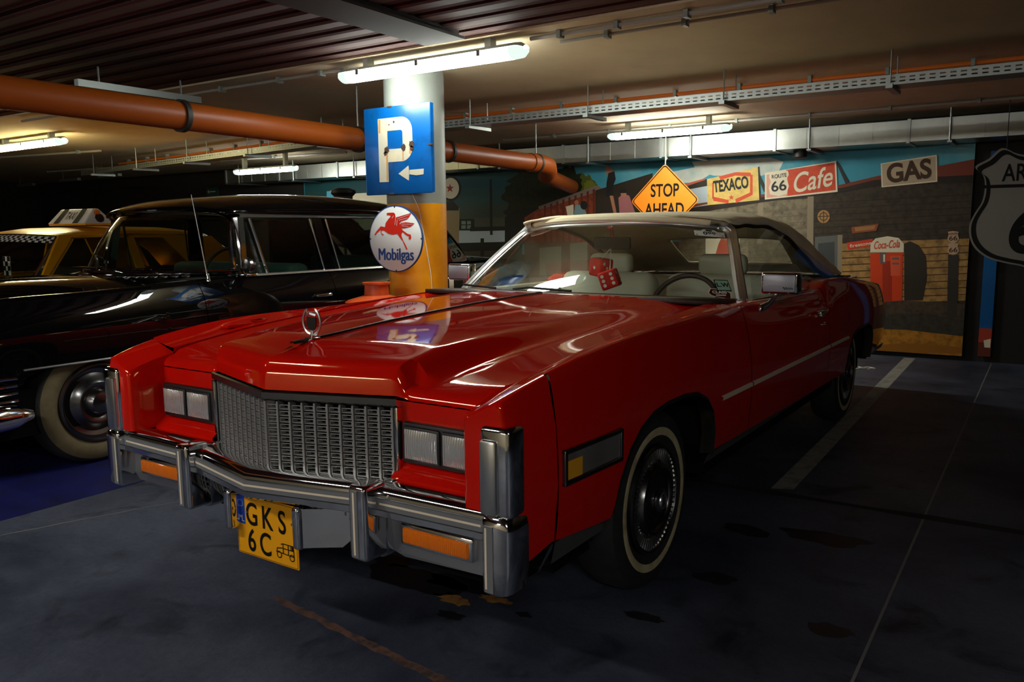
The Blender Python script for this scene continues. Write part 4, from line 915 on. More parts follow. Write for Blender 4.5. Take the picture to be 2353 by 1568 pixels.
b = MB(); b.lathe([(0, .002), (.045, 0)], M['rust'], 8, Matrix.Translation((h-.012, .045, .052)) @ Matrix.Rotation(radians(72), 4, 'Y')); b.build('side_emblem', sb)
b = MB(); b.rbox(-h+.01, h-.01, -.10, .18, -.016, .002, M['taxi'], .006); b.build('sign_base', TS)
# ================================================================ column and its signs
b = MB(); cx, cy, r = -1.645, 2.735, .207
b.lathe([(r, 1.535), (r, CEIL)], M['pillarwhite'], 64); b.lathe([(r, 0), (r, 1.535)], M['pillaryellow'], 64)
o = b.build('column', smooth=40, label='round concrete column painted yellow below and white above', category='column'); o.location = (cx, cy, 0)
PS = empty('parking_sign', (-1.60, 2.50, 1.885), 0, label='square blue enamel sign with white P and arrow on the column', category='sign')
b = MB(); b.rbox(-.29, .29, -.006, .006, -.29, .29, M['signblue'], .005); b.box(-.29, -.284, -.006, .025, -.285, .285, M['signblue']); b.box(.284, .29, -.006, .025, -.285, .285, M['signblue']); pb = b.build('sign_plate', PS)
b = MB(); Y = -.0075
def seg(x0, x1, z0, z1): b.poly([(x0, Y, z0), (x1, Y, z0), (x1, Y, z1), (x0, Y, z1)], M['signwhite'])
seg(-.165, -.082, -.205, .215)
ro, ri = .095, .018; xo, zt, zb2 = .135, .215, -.075; wl = .085
outer = [(-.082, zt)] + [(xo-ro+ro*sin(a), zt-ro+ro*cos(a)) for a in span(0, pi/2, 9)] + [(xo-ro+ro*cos(a), zb2+ro-ro*sin(a)) for a in span(0, pi/2, 9)] + [(-.082, zb2)]
inner = [(-.082, zt-wl)] + [(xo-wl-ri+ri*sin(a), zt-wl-ri+ri*cos(a)) for a in span(0, pi/2, 9)] + [(xo-wl-ri+ri*cos(a), zb2+wl+ri-ri*sin(a)) for a in span(0, pi/2, 9)] + [(-.082, zb2+wl)]
b.grid([[(x, Y, z) for x, z in outer], [(x, Y, z) for x, z in inner]], M['signwhite']); b.build('letter_p', pb, smooth=0)
b = MB(); b.poly([(x, Y, z) for x, z in ((.005, -.155), (.095, -.105), (.10, -.15), (.095, -.205))], M['signwhite']); b.poly([(x, Y, z) for x, z in ((.102, -.134), (.225, -.132), (.222, -.168), (.16, -.172), (.102, -.163))], M['signwhite']); b.build('arrow', pb, smooth=0)
random.seed(3); b = MB()
for x, z, rr in ((-.09, .005, .022), (.055, .015, .02), (.125, .03, .022), (.128, .005, .016), (-.022, .185, .008), (-.065, .17, .005), (-.105, -.015, .014)):
    b.poly([(x+rr*random.uniform(.7, 1.2)*cos(a), Y-.001, z+rr*1.15*random.uniform(.7, 1.2)*sin(a)) for a in span(0, 5.9, 14)], M['rust'])
b.build('rust_spots', pb, smooth=0)
b = MB()
for x0, x1, z0, z1 in ((-.10, -.082, -.20, -.01), (.045, .058, -.07, .0), (-.16, -.14, .12, .21), (.105, .125, -.03, .01)): b.poly([(x0, Y-.0006, z0), (x1-.004, Y-.0006, z0), (x1, Y-.0006, z1), (x0+.002, Y-.0006, z1)], M['ruststain'])
b.build('rust_runs', pb, smooth=0)
for x, z in ((-.06, .286), (-.06, -.286), (.286, .02)): MB().rbox(x-.02, x+.02, -.009, 0, z-.006, z+.006, M['rust'], .002).build('rusty_clip', pb)
for z in (-.2, .2): MB().box(-.20, .05, .006, .055, z-.015, z+.015, M['zinc']).build('bracket', PS)
MS = empty('fuel_sign', (-1.585, 2.44, 1.298), radians(4), label='round white enamel sign with red winged horse on the column', category='sign')
b = MB(); b.lathe([(0, .008), (.216, .008), (.222, .004), (.222, -.004)], M['discwhite'], 64, Matrix.Rotation(pi/2, 4, 'X')); db = b.build('sign_disc', MS)
b = MB(); b.lathe([(.216, .0088), (.223, .006), (.223, -.002)], M['lettersblue'], 64, Matrix.Rotation(pi/2, 4, 'X')); b.build('blue_rim', db)
HS = .000515                                        # winged horse, drawn as flat enamel shapes
def hp_(pts, m, y): b.poly([((x-352)*.00103, y, (1175-z)*.00081) for x, z in pts], m)
b = MB(); y1 = -.0092
body = [(286, 966), (300, 960), (345, 960), (356, 972), (358, 995), (372, 1012), (395, 1060), (392, 1085), (410, 1098), (412, 1120), (402, 1140), (404, 1160), (418, 1195), (432, 1222), (448, 1262), (438, 1264), (428, 1240), (412, 1195), (388, 1165), (370, 1135), (330, 1142), (295, 1132), (268, 1110), (252, 1104), (236, 1112), (240, 1128), (258, 1140), (256, 1147), (242, 1142), (232, 1118), (236, 1098), (205, 1125), (188, 1146), (180, 1142), (198, 1112), (236, 1070), (270, 1078), (276, 1045), (300, 1012), (322, 988), (304, 978), (290, 982)]
hp_(body, M['horsered'], y1)
hp_([(405, 1100), (452, 1135), (476, 1142), (480, 1170), (470, 1184), (458, 1176), (462, 1158), (436, 1142), (410, 1120)], M['horsered'], y1)
hp_([(362, 1000), (400, 990), (486, 966), (470, 995), (448, 1018), (405, 1030), (380, 1060), (345, 1070)], M['horsered'], y1-.0002)
hp_([(385, 1070), (402, 1045), (440, 1040), (508, 1050), (478, 1076), (430, 1088), (395, 1090)], M['horsered'], y1-.0003)
b.build('winged_horse', db, smooth=0)
b = MB()
for p, q in (((375, 1012), (470, 980)), ((385, 1024), (455, 1005)), ((405, 1055), (490, 1058)), ((405, 1068), (460, 1075)), ((330, 1005), (345, 985)), ((360, 1000), (352, 1060)), ((372, 1020), (366, 1068))):
    v = Vector((q[0]-p[0], q[1]-p[1])).normalized(); n = Vector((-v.y, v.x))*1.6
    hp_([(p[0]+n.x, p[1]+n.y), (p[0]-n.x, p[1]-n.y), (q[0]-n.x, q[1]-n.y), (q[0]+n.x, q[1]+n.y)], M['discwhite'], y1-.0008)
b.build('feather_lines', db, smooth=0)
b = MB()
for k in range(5): b.text('Mobilgas', .115, M['lettersblue'], at(-.003+.0015*k, -.0095-.00008*k, -.108), sx=.74)
b.build('lettering', db, smooth=0)
for a in (pi/2, -pi/2, pi, 0): MB().lathe([(0, .002), (.006, 0)], M['rust'], 10, Matrix.Translation((.212*cos(a), -.0085, .212*sin(a))) @ Matrix.Rotation(pi/2, 4, 'X')).build('bolt', MS)
MB().box(-.03, .03, .008, .098, -.02, .02, M['zinc']).build('bracket', MS)
b = MB(); b.tube([(-1.53, 2.55, 1.60), (-1.50, 2.582, 1.50), (-1.475, 2.61, 1.28), (-1.455, 2.64, 1.05), (-1.447, 2.655, .6)], .003, M['white'], 5); b.build('sign_cord', label='thin pale cord hanging down the yellow half of the column', category='cord')
# old pump top
PT = empty('oil_dispenser', (-1.60, 2.25, 0), 0, label='orange red metal dispenser with flanged neck standing before the column', category='dispenser')
MB().lathe([(.15, 0), (.15, .03), (.12, .04), (.12, .86), (.13, .87)], M['pump'], 40).build('body', PT)
MB().lathe([(.13, .868), (.205, .875), (.208, .890), (.19, .902), (.10, .928), (.085, .935)], M['pump'], 40).build('shoulder', PT)
MB().lathe([(.082, .93), (.078, 1.0), (.092, 1.005), (.092, 1.018), (.06, 1.02), (.06, .97), (0, .97)], M['pump'], 40).build('neck', PT)

# ================================================================ pipe, trays, conduits, duct
PI_ = empty('drain_pipe', (-2.3, 3, 2.03), 0, label='thick orange brown drain pipe running under the ceiling past the column', category='pipe')
inv = Matrix.Translation((2.3, -3, -2.03))
def L_(*p): return [tuple(inv @ Vector(q)) for q in p]
pz = lambda Y: 2.045 - .008*(Y-1.3)
MB().tube(L_((-2.3, -2.5, pz(-2.5)), (-2.3, 5.3, pz(5.3))), .083, M['pipe'], 28).build('pipe_run', PI_)
MB().tube(L_((-2.3, 5.28, pz(5.3)), (-2.3, 5.5, pz(5.5)), (-2.33, 5.68, 2.0), (-2.42, 5.85, 1.965), (-2.55, 6.02, 1.93)), .092, M['pipe'], 28).build('pipe_elbow', PI_)
MB().tube(L_((-2.52, 5.99, 1.935), (-2.66, 6.35, 1.915), (-2.99, 7.38, 1.877)), .085, M['pipe'], 28).build('pipe_outlet', PI_)
MB().tube(L_((-2.3, 3.00, pz(3)), (-2.3, 3.16, pz(3.1))), .092, M['pipe'], 28).build('pipe_socket', PI_)
for Y in (1.36, 2.86, 3.95, 5.40):
    b = MB(); b.tube(L_((-2.3, Y-.016, pz(Y)), (-2.3, Y+.016, pz(Y))), .096, M['pipejoint'], 28)
    if Y in (2.86, 5.40): b.tube(L_((-2.3, Y, pz(Y)+.09), (-2.3, Y, CEIL)), .006, M['zinc'], 6)
    b.build('pipe_clamp', PI_)
def tray(name, x0, x1, y, z, label, yaw=0.0, bracket=(), hole=.055, ends=()):
    e = empty(name, ((x0+x1)/2, y, z), yaw, label=label, category='cable tray', group='cable trays'); h = (x1-x0)/2; H = .03
    b = MB(); n = int(2*h/hole); px_ = 2*h/n                       # side flange with two rows of slots
    for yy in (-.10, .10):
        zs = (-H, -.017, -.008, .005, .014, H)
        for k in (0, 2, 4): b.poly([(-h, yy, zs[k]), (h, yy, zs[k]), (h, yy, zs[k+1]), (-h, yy, zs[k+1])], M['zinc'])
        for i in range(n):
            for k in (1, 3): x = -h + px_*i; b.poly([(x, yy, zs[k]), (x+px_*.42, yy, zs[k]), (x+px_*.42, yy, zs[k+1]), (x, yy, zs[k+1])], M['zinc'])
    b.box(-h, h, -.10, .10, -H-.002, -H, M['zinc']); b.build('tray_channel', e, smooth=0)
    b = MB()
    for k in range(5): b.tube([(x, -.06+.03*k+.008*sin(x*1.7+k), -.016) for x in span(-h, h, 16)], .009, M['black'], 6)
    b.build('cable_run', e)
    for X in bracket:
        b = MB(); b.box(X-.02, X+.02, -.17, .15, -H-.03, -H-.004, M['zinc'])
        for yy in (-.125, .125): b.tube([(X, yy, -H-.02), (X, yy, CEIL-z)], .005, M['zinc'], 6)
        b.build('tray_hanger', e)
    return e
tray('cable_tray', -2.7, 3.6, 4.0, 2.245, 'galvanised slotted cable tray hanging right of the column', 0.0, (-2.45, -1.35, -.3, .75, 1.8))
tray('cable_tray', -9.4, -3.0, 4.35, 2.20, 'dim slotted cable tray beyond the orange pipe at upper left', -.14, (-2.7, -1.4, -.1, 1.2, 2.5))
for i, (x, y, z) in enumerate(((-10.09, 5.54, 2.24), (-11.5, 5.69, 2.24), (-13.45, 5.95, 2.24))):
    b = MB(); b.box(-.28, .28, -.03, .03, -.02, .02, M['zinc'])
    for k in range(8): b.box(-.26+.07*k, -.235+.07*k, -.034, .034, -.006, .006, M['ink'])
    b.tube([(-.2, 0, 0), (-.2, 0, CEIL-z)], .005, M['zinc'], 6)
    o = b.build('tray_bracket', smooth=0, label='short pale slotted bracket under the dark far left ceiling, %s' % ('nearest the black car', 'middle of three', 'leftmost of three')[i], category='bracket', group='slotted brackets at far left'); o.location = (x, y, z)
def cond(name, pts, r, m, label, clips=(), cat='conduit'):
    e = empty(name, pts[0], 0, label=label, category=cat, group='conduits on the ceiling'); q = Vector(pts[0])
    MB().tube([tuple(Vector(p)-q) for p in pts], r, m, 8).build('pipe_run', e)
    for t in clips:
        p = Vector(pts[0]).lerp(Vector(pts[-1]), t)-q; MB().box(p.x-.012, p.x+.012, p.y-.025, p.y+.025, p.z-.02, CEIL-pts[0][2]-.002, M['lampclip']).build('conduit_clip', e)
cond('conduit', [(-.40, 2.26, CEIL-.02), (3.4, 2.26, CEIL-.02)], .011, M['conduit'], 'thin grey conduit from the bright lamp to the right', (.05, .14, .24, .36, .5, .7))
cond('conduit', [(-.30, 2.42, CEIL-.02), (3.4, 2.42, CEIL-.02)], .009, M['conduit'], 'second thin grey conduit lower right of the bright lamp', (.08, .2, .32, .5))
cond('conduit', [(-6.0, 2.28, CEIL-.02), (-1.85, 2.28, CEIL-.02)], .011, M['conduit'], 'thin grey conduit from the bright lamp to the left', (.3, .5, .7, .85, .95))
cond('conduit', [(-3.4, 6.45, CEIL-.02), (3.6, 6.45, CEIL-.02)], .013, M['conduit'], 'pale conduit before the galvanised duct', (.1, .2, .3, .4, .5, .6, .7, .85))
cond('conduit', [(-12, 5.6, CEIL-.03), (-5.8, 6.3, CEIL-.03)], .016, M['conduit'], 'pale conduit over the black saloon at upper left', (.2, .4, .6, .8))
cond('conduit', [(-12, 3.5, CEIL-.03), (-8, 4.2, CEIL-.03)], .014, M['conduit'], 'pale conduit right of the leftmost tube lamp', (.5, .9))
cond('cable_line', [(-3.2, 4.48, 2.39), (3.6, 4.48, 2.39)], .014, M['orangecable'], 'orange cable line above the right cable tray', [k*.075+.03 for k in range(13)], 'cable')
cond('cable_line', [(-9.5, 5.35, 2.372), (-3.2, 4.55, 2.372)], .016, M['orangecable'], 'orange cable line above the left cable tray', [k*.09+.05 for k in range(10)], 'cable')
SB = MB(); SB.box(-.022, .022, -.25, .65, -.022, .022, M['zinc']); SB.tube([(0, -.1, .02), (0, -.1, .12)], .006, M['zinc']); SB.tube([(0, .5, .02), (0, .5, .12)], .006, M['zinc']); o = SB.build('mounting_rail', smooth=0, label='pale metal rail end under the ribbed steel above the pipe', category='rail'); o.location = (-3.12, 1.45, 2.30)
DU = empty('air_duct', (-3, 7.165, 2.24), 0, label='long galvanised rectangular air duct along the back wall', category='duct')
for k in range(10):
    x0 = -9.1+1.25*k; 
    if x0 > 3.4: break
    b = MB(); b.box(x0+3, x0+1.243+3, -.25, .25, -.105, .095, M['duct'])
    for j in range(1, 4): b.box(x0+3+.31*j-.005, x0+3+.31*j+.005, -.254, -.25, -.105, .095, M['duct'])
    b.build('duct_section', DU, smooth=0)
    b = MB(); b.box(x0+3-.015, x0+3+.015, -.262, .252, -.118, .105, M['zinc']); b.build('duct_flange', DU, smooth=0)
    b = MB(); b.tube([(x0+3+.35, -.275, -.13), (x0+3+.35, -.275, .18)], .009, M['zinc'], 6); b.box(x0+3+.33, x0+3+.37, -.29, .26, -.135, -.118, M['zinc']); b.build('duct_hanger', DU, smooth=0)
b = MB(); b.lathe([(.07, 0), (.07, -.07), (.055, -.08), (0, -.08)], M['black'], 20, Matrix.Translation((2.85, -.02, -.105))); b.build('duct_spigot', DU)
# stop sign
SS = empty('road_sign', (-1.525, 6.855, 1.652), 0, label='orange diamond road sign STOP AHEAD hanging behind the convertible', category='sign')
def rdiamond(h, r):
    P = []
    for k in range(4):
        a0 = pi/2 - k*pi/2; c = Vector((cos(a0), sin(a0)))*(h - r*1.414)
        P += [(c.x+r*cos(a0+t), c.y+r*sin(a0+t)) for t in span(pi/4, -pi/4, 6)]
    return P
b = MB(); b.prism(rdiamond(.405, .035), .006, M['orange']); sp = b.build('sign_plate', SS, smooth=0)
b = MB(); o_, i_ = rdiamond(.392, .033), rdiamond(.377, .028); n = len(o_)
b.add([(x, -.001, z) for x, z in o_] + [(x, -.001, z) for x, z in i_], [(k, (k+1) % n, n+(k+1) % n, n+k) for k in range(n)], M['ink']); b.build('black_border', sp, smooth=0)
b = MB(); b.text('STOP', .195, M['ink'], at(0, -.0015, .105), sx=.72, bold=.004); b.text('AHEAD', .195, M['ink'], at(0, -.0015, -.105), sx=.72, bold=.004); b.build('lettering', sp, smooth=0)
b = MB(); b.tube([(0, .012, .37), (0, .012, CEIL-1.652)], .006, M['chain'], 6); b.tube([(0, .015, .44), (.02, .015, .46), (0, .015, .48)], .005, M['chain'], 6); b.build('sign_hook', SS)
# arizona shield
AZ = empty('route_sign', (2.02, 6.6, 1.45), 0, label='large white US 66 shield sign cut by the right picture edge', category='sign')
half = [(0, .50), (.10, .478), (.22, .500), (.335, .555), (.43, .47), (.530, .405), (.465, .33), (.445, .22), (.46, .10), (.51, 0), (.545, -.10), (.535, -.22), (.48, -.32), (.38, -.395), (.25, -.435), (.10, -.47), (0, -.55)]
hs_ = []
for t in span(0, len(half)-1, 65): hs_.append((sinterp([(k, half[k][0]) for k in range(len(half))], t), sinterp([(k, half[k][1]) for k in range(len(half))], t)))
full = hs_ + [(-x, z) for x, z in reversed(hs_[1:-1])]
M['shieldwhite'] = mat('white_sheeting', lin(112, 108, 100), 0.5)
b = MB(); b.prism(full, .012, M['shieldwhite']); az = b.build('sign_plate', AZ, smooth=0)
def ring(k0, k1, m, y):
    n = len(full); c = (0, -.02)
    b.add([((x-c[0])*k0+c[0], y, (z-c[1])*k0+c[1]) for x, z in full] + [((x-c[0])*k1+c[0], y, (z-c[1])*k1+c[1]) for x, z in full], [(k, (k+1) % n, n+(k+1) % n, n+k) for k in range(n)], m)
b = MB(); ring(.97, .90, M['ink'], -.0012); b.box(-.46, .46, -.0016, -.0012, .215, .243, M['ink']); b.build('black_border', az, smooth=0)
b = MB(); b.text('ARIZONA', .205, M['ink'], at(0, -.0022, .335), sx=.70, bold=.003); b.text('U S', .25, M['ink'], at(0, -.0022, .10), sx=.8, bold=.006); b.text('66', .52, M['ink'], at(0, -.0022, -.18), sx=.95, bold=.014); b.build('lettering', az, smooth=0)
for x in (-.3, .3): MB().tube([(x, .006, .53), (x, .006, CEIL-1.45)], .004, M['black'], 5).build('hanging_wire', AZ)
# capped head behind the black roof, exit sign, wall post
MN = empty('mannequin', (-4.95, 5.35, 0), 0, label='dark mannequin head in a black peaked cap behind the black roof', category='mannequin')
M['mannskin'] = mat('dark_mannequin', lin(52, 40, 34), 0.6)
b = MB(); b.lathe([(.14, 0), (.14, .02), (.02, .03), (.02, 1.2)], M['black'], 20); b.build('stand', MN)
b = MB(); b.lathe([(.0, 1.15), (.17, 1.2), (.20, 1.35), (.17, 1.45), (.06, 1.50), (.055, 1.56), (.085, 1.60), (.098, 1.68), (.09, 1.76), (.06, 1.80), (0, 1.81)], M['mannskin'], 28); b.build('bust', MN)
b = MB(); b.lathe([(.108, 1.72), (.110, 1.76), (.15, 1.80), (.145, 1.83), (.08, 1.855), (0, 1.86)], M['black'], 28); b.grid([[(k*cos(a), k*sin(a)-.02*(k > .11), 1.735-.25*(k-.105)) for a in span(-pi*.92, -pi*.08, 14)] for k in (.105, .165)], M['black']); b.build('peaked_cap', MN)
b = MB(); b.rbox(-.16, .16, -.02, .02, -.07, .07, M['bottlecloth'], .006); b.box(-.10, .10, -.022, -.02, -.008, .008, M['leather']); b.poly([(-.12, -.022, 0), (-.07, -.022, .035), (-.07, -.022, -.035)], M['leather']); o = b.build('exit_sign', smooth=0, label='small dim green sign with arrow on the far left wall', category='sign'); o.location = (-10.2, 7.47, 2.06)
# plastic chain on the floor
b = MB(); random.seed(5)
for k in range(7):
    a = .5*random.uniform(-1, 1); cx_, cy_ = .50+.042*k, 6.50+.02*sin(k*1.3)
    T = Matrix.Translation((cx_, cy_, .008)) @ Matrix.Rotation(a, 4, 'Z') @ Matrix.Rotation(radians(25 if k % 2 else -25), 4, 'X')
    b.tube([tuple(T @ Vector((.032*cos(t), .016*sin(t), 0))) for t in span(0, 2*pi, 15)], .006, M['chain'], 6)
b.build('plastic_chain', label='short piece of white plastic chain lying on the floor behind the car', category='chain')
MUR = [
 ('cloud', [(-1.445, 2.107), (-1.185, 2.113), (-0.884, 2.106), (-0.545, 2.106), (-0.403, 2.052), (-0.446, 1.961), (-0.635, 1.913), (-1.181, 1.937), (-1.39, 2.005)]),
 ('cloud', [(-1.71, 2.001), (-1.391, 2.045), (-1.182, 1.976), (-1.387, 1.867), (-1.681, 1.878)]),
 ('shadedsky1', [(-7.859, 2.393), (-3.81, 2.187), (-3.847, 1.907), (-7.885, 1.987)]),  # this and the next three bands paint the dim left end into the sky
 ('shadedsky2', [(-7.885, 1.987), (-3.847, 1.907), (-3.884, 1.681), (-7.902, 1.728)]),
 ('shadedsky3', [(-7.902, 1.728), (-3.884, 1.681), (-3.92, 1.51), (-7.913, 1.542)]),
 ('shadedsky4', [(-7.913, 1.542), (-3.92, 1.51), (-3.925, 1.165), (-7.938, 1.162)]),
 ('field', [(-7.382, 0.616), (-3.791, 0.702), (-3.784, 1.337), (-4.792, 1.357), (-7.343, 1.298)]),
 ('housewhite', [(-4.899, 1.358), (-4.062, 1.374), (-4.066, 1.077), (-4.906, 1.073)]),
 ('dark', [(-4.864, 1.508), (-4.565, 1.503), (-4.568, 1.343), (-4.868, 1.345)]),
 ('haze', [(-4.789, 1.477), (-4.625, 1.474), (-4.627, 1.367), (-4.792, 1.369)]),
 ('dark', [(-4.714, 1.476), (-4.692, 1.475), (-4.694, 1.368), (-4.717, 1.368)]),
 ('dark', [(-4.791, 1.429), (-4.626, 1.427), (-4.626, 1.415), (-4.791, 1.417)]),
 ('dark', [(-4.641, 1.391), (-4.026, 1.397), (-4.027, 1.339), (-4.643, 1.332)]),
 ('kiosk', [(-5.153, 1.665), (-4.815, 1.657), (-4.845, 1.073), (-5.17, 1.071)]),
 ('dark', [(-5.151, 1.737), (-4.934, 1.756), (-4.83, 1.669), (-4.831, 1.621), (-5.154, 1.628)]),
 ('dark', [(-4.3, 2.028), (-4.264, 2.026), (-4.263, 1.282), (-4.306, 1.282)]),
 ('dark', [(-4.467, 1.235), (-4.408, 1.235), (-4.414, 0.926), (-4.473, 0.926)]),
 ('dark', [(-5.183, 1.164), (-4.064, 1.188), (-4.066, 1.077), (-5.187, 1.04)]),
 ('dark', [(-4.781, 1.924), (-4.786, 1.886), (-4.8, 1.85), (-4.822, 1.818), (-4.851, 1.791), (-4.886, 1.772), (-4.925, 1.76), (-4.965, 1.757), (-5.006, 1.762), (-5.044, 1.776), (-5.078, 1.798), (-5.106, 1.826), (-5.128, 1.86), (-5.14, 1.898), (-5.144, 1.937), (-5.138, 1.975), (-5.123, 2.012), (-5.1, 2.044), (-5.071, 2.07), (-5.035, 2.089), (-4.997, 2.1), (-4.956, 2.103), (-4.916, 2.097), (-4.878, 2.083), (-4.845, 2.061), (-4.817, 2.032), (-4.796, 1.999), (-4.784, 1.962)]),
 ('cream', [(-4.819, 1.925), (-4.823, 1.893), (-4.835, 1.864), (-4.853, 1.837), (-4.878, 1.815), (-4.906, 1.799), (-4.938, 1.789), (-4.972, 1.787), (-5.005, 1.791), (-5.037, 1.803), (-5.065, 1.821), (-5.089, 1.845), (-5.106, 1.873), (-5.117, 1.904), (-5.12, 1.936), (-5.115, 1.968), (-5.103, 1.998), (-5.084, 2.024), (-5.059, 2.046), (-5.03, 2.062), (-4.998, 2.071), (-4.964, 2.074), (-4.931, 2.069), (-4.9, 2.057), (-4.872, 2.039), (-4.849, 2.015), (-4.832, 1.987), (-4.822, 1.957)]),
 ('redprint', [(-4.974, 1.996), (-4.958, 1.952), (-4.908, 1.949), (-4.948, 1.921), (-4.935, 1.876), (-4.977, 1.904), (-5.019, 1.879), (-5.004, 1.923), (-5.043, 1.953), (-4.992, 1.953)]),
 ('tree', [(-3.059, 1.824), (-3.033, 1.778), (-3.113, 1.725), (-2.988, 1.65), (-3.059, 1.647), (-3.147, 1.608), (-3.251, 1.597), (-3.306, 1.474), (-3.333, 1.466), (-3.422, 1.537), (-3.513, 1.475), (-3.602, 1.449), (-3.699, 1.568), (-3.761, 1.513), (-3.822, 1.602), (-3.881, 1.643), (-4.017, 1.617), (-3.993, 1.707), (-4.101, 1.746), (-4.118, 1.796), (-4.043, 1.857), (-4.055, 1.912), (-3.943, 1.954), (-4.041, 1.989), (-3.856, 2.067), (-3.847, 2.102), (-3.812, 2.115), (-3.793, 2.122), (-3.663, 2.135), (-3.594, 2.153), (-3.508, 2.217), (-3.434, 2.183), (-3.326, 2.106), (-3.318, 2.104), (-3.18, 2.115), (-3.188, 2.052), (-3.153, 2.023), (-3.141, 1.993), (-2.958, 1.943), (-2.968, 1.883)]),
 ('tree', [(-3.519, 1.616), (-3.418, 1.57), (-3.489, 1.524), (-3.485, 1.486), (-3.538, 1.486), (-3.553, 1.464), (-3.591, 1.374), (-3.629, 1.436), (-3.677, 1.409), (-3.7, 1.382), (-3.75, 1.406), (-3.803, 1.376), (-3.828, 1.422), (-3.857, 1.425), (-3.931, 1.446), (-3.916, 1.443), (-3.96, 1.444), (-3.967, 1.507), (-4.055, 1.551), (-4.091, 1.588), (-4.007, 1.627), (-3.979, 1.665), (-3.994, 1.719), (-4.038, 1.745), (-3.935, 1.762), (-3.928, 1.786), (-3.896, 1.862), (-3.857, 1.811), (-3.849, 1.873), (-3.798, 1.864), (-3.745, 1.891), (-3.695, 1.895), (-3.658, 1.821), (-3.631, 1.878), (-3.553, 1.855), (-3.559, 1.806), (-3.491, 1.772), (-3.464, 1.73), (-3.462, 1.698), (-3.494, 1.661)]),
 ('leaf', [(-2.667, 1.891), (-2.669, 1.867), (-2.696, 1.859), (-2.692, 1.842), (-2.705, 1.812), (-2.769, 1.816), (-2.763, 1.787), (-2.784, 1.761), (-2.822, 1.798), (-2.838, 1.795), (-2.87, 1.789), (-2.9, 1.757), (-2.932, 1.775), (-2.961, 1.8), (-2.98, 1.805), (-3.013, 1.802), (-3.01, 1.826), (-2.996, 1.855), (-3.043, 1.865), (-3.068, 1.885), (-3.019, 1.904), (-3.061, 1.926), (-3.004, 1.949), (-3.046, 1.954), (-3.014, 1.977), (-3.008, 1.989), (-2.962, 2.006), (-2.964, 1.999), (-2.916, 2.029), (-2.902, 2.028), (-2.87, 2.046), (-2.84, 2.002), (-2.809, 2.003), (-2.798, 2.026), (-2.772, 2.011), (-2.765, 1.999), (-2.749, 1.959), (-2.717, 1.947), (-2.704, 1.938), (-2.686, 1.908)]),
 ('leaf2', [(-2.698, 1.865), (-2.694, 1.852), (-2.697, 1.846), (-2.709, 1.827), (-2.712, 1.817), (-2.705, 1.81), (-2.723, 1.803), (-2.741, 1.789), (-2.751, 1.784), (-2.765, 1.783), (-2.777, 1.79), (-2.791, 1.805), (-2.807, 1.802), (-2.819, 1.812), (-2.82, 1.818), (-2.846, 1.824), (-2.858, 1.829), (-2.857, 1.839), (-2.864, 1.852), (-2.859, 1.857), (-2.853, 1.871), (-2.857, 1.882), (-2.844, 1.889), (-2.868, 1.91), (-2.856, 1.921), (-2.85, 1.917), (-2.83, 1.931), (-2.818, 1.948), (-2.807, 1.954), (-2.789, 1.947), (-2.778, 1.95), (-2.764, 1.951), (-2.753, 1.951), (-2.74, 1.936), (-2.719, 1.931), (-2.722, 1.913), (-2.713, 1.912), (-2.686, 1.904), (-2.7, 1.887), (-2.683, 1.875)]),
 ('tree', [(-2.879, 1.872), (-2.904, 1.832), (-2.864, 1.788), (-2.909, 1.734), (-2.907, 1.741), (-2.973, 1.656), (-2.944, 1.628), (-3.002, 1.661), (-3.056, 1.654), (-3.086, 1.576), (-3.121, 1.589), (-3.156, 1.649), (-3.194, 1.588), (-3.222, 1.622), (-3.283, 1.668), (-3.337, 1.719), (-3.332, 1.754), (-3.313, 1.79), (-3.348, 1.82), (-3.331, 1.839), (-3.357, 1.889), (-3.396, 1.936), (-3.381, 1.987), (-3.385, 2.021), (-3.333, 2.056), (-3.318, 2.078), (-3.271, 2.07), (-3.252, 2.118), (-3.186, 2.099), (-3.166, 2.116), (-3.121, 2.161), (-3.075, 2.119), (-3.046, 2.118), (-3.028, 2.143), (-3.001, 2.125), (-2.967, 2.033), (-2.89, 2.044), (-2.921, 1.993), (-2.884, 1.959), (-2.904, 1.919)]),
 ('dark', [(-4.06, 1.513), (-3.885, 1.613), (-3.512, 1.644), (-3.515, 1.165), (-4.065, 1.164)]),
 ('barn', [(-3.748, 1.507), (-3.512, 1.627), (-2.662, 1.853), (-2.671, 1.165), (-3.752, 1.165)]),
 ('roofrim', [(-3.538, 1.644), (-2.674, 1.886), (-2.613, 1.852), (-2.649, 1.81), (-3.512, 1.605)]),
 ('barn2', [(-3.446, 1.648), (-3.413, 1.658), (-3.415, 1.165), (-3.449, 1.165)]),
 ('barn2', [(-3.354, 1.672), (-3.321, 1.682), (-3.323, 1.165), (-3.356, 1.165)]),
 ('barn2', [(-3.263, 1.696), (-3.23, 1.706), (-3.232, 1.165), (-3.264, 1.165)]),
 ('barn2', [(-3.172, 1.72), (-3.14, 1.73), (-3.141, 1.165), (-3.174, 1.165)]),
 ('barn2', [(-3.083, 1.743), (-3.051, 1.753), (-3.052, 1.165), (-3.084, 1.165)]),
 ('barn2', [(-2.995, 1.766), (-2.963, 1.776), (-2.963, 1.165), (-2.995, 1.165)]),
 ('barn2', [(-2.907, 1.79), (-2.876, 1.799), (-2.875, 1.165), (-2.906, 1.165)]),
 ('barn2', [(-2.82, 1.812), (-2.79, 1.822), (-2.788, 1.165), (-2.819, 1.165)]),
 ('barn2', [(-2.735, 1.835), (-2.704, 1.845), (-2.702, 1.165), (-2.732, 1.165)]),
 ('darkroof', [(-2.695, 1.165), (-2.698, 1.823), (-1.931, 2.001), (-1.919, 1.166)]),
 ('skin', [(-2.555, 2.103), (-2.472, 2.099), (-2.453, 2.014), (-2.542, 2.007)]),
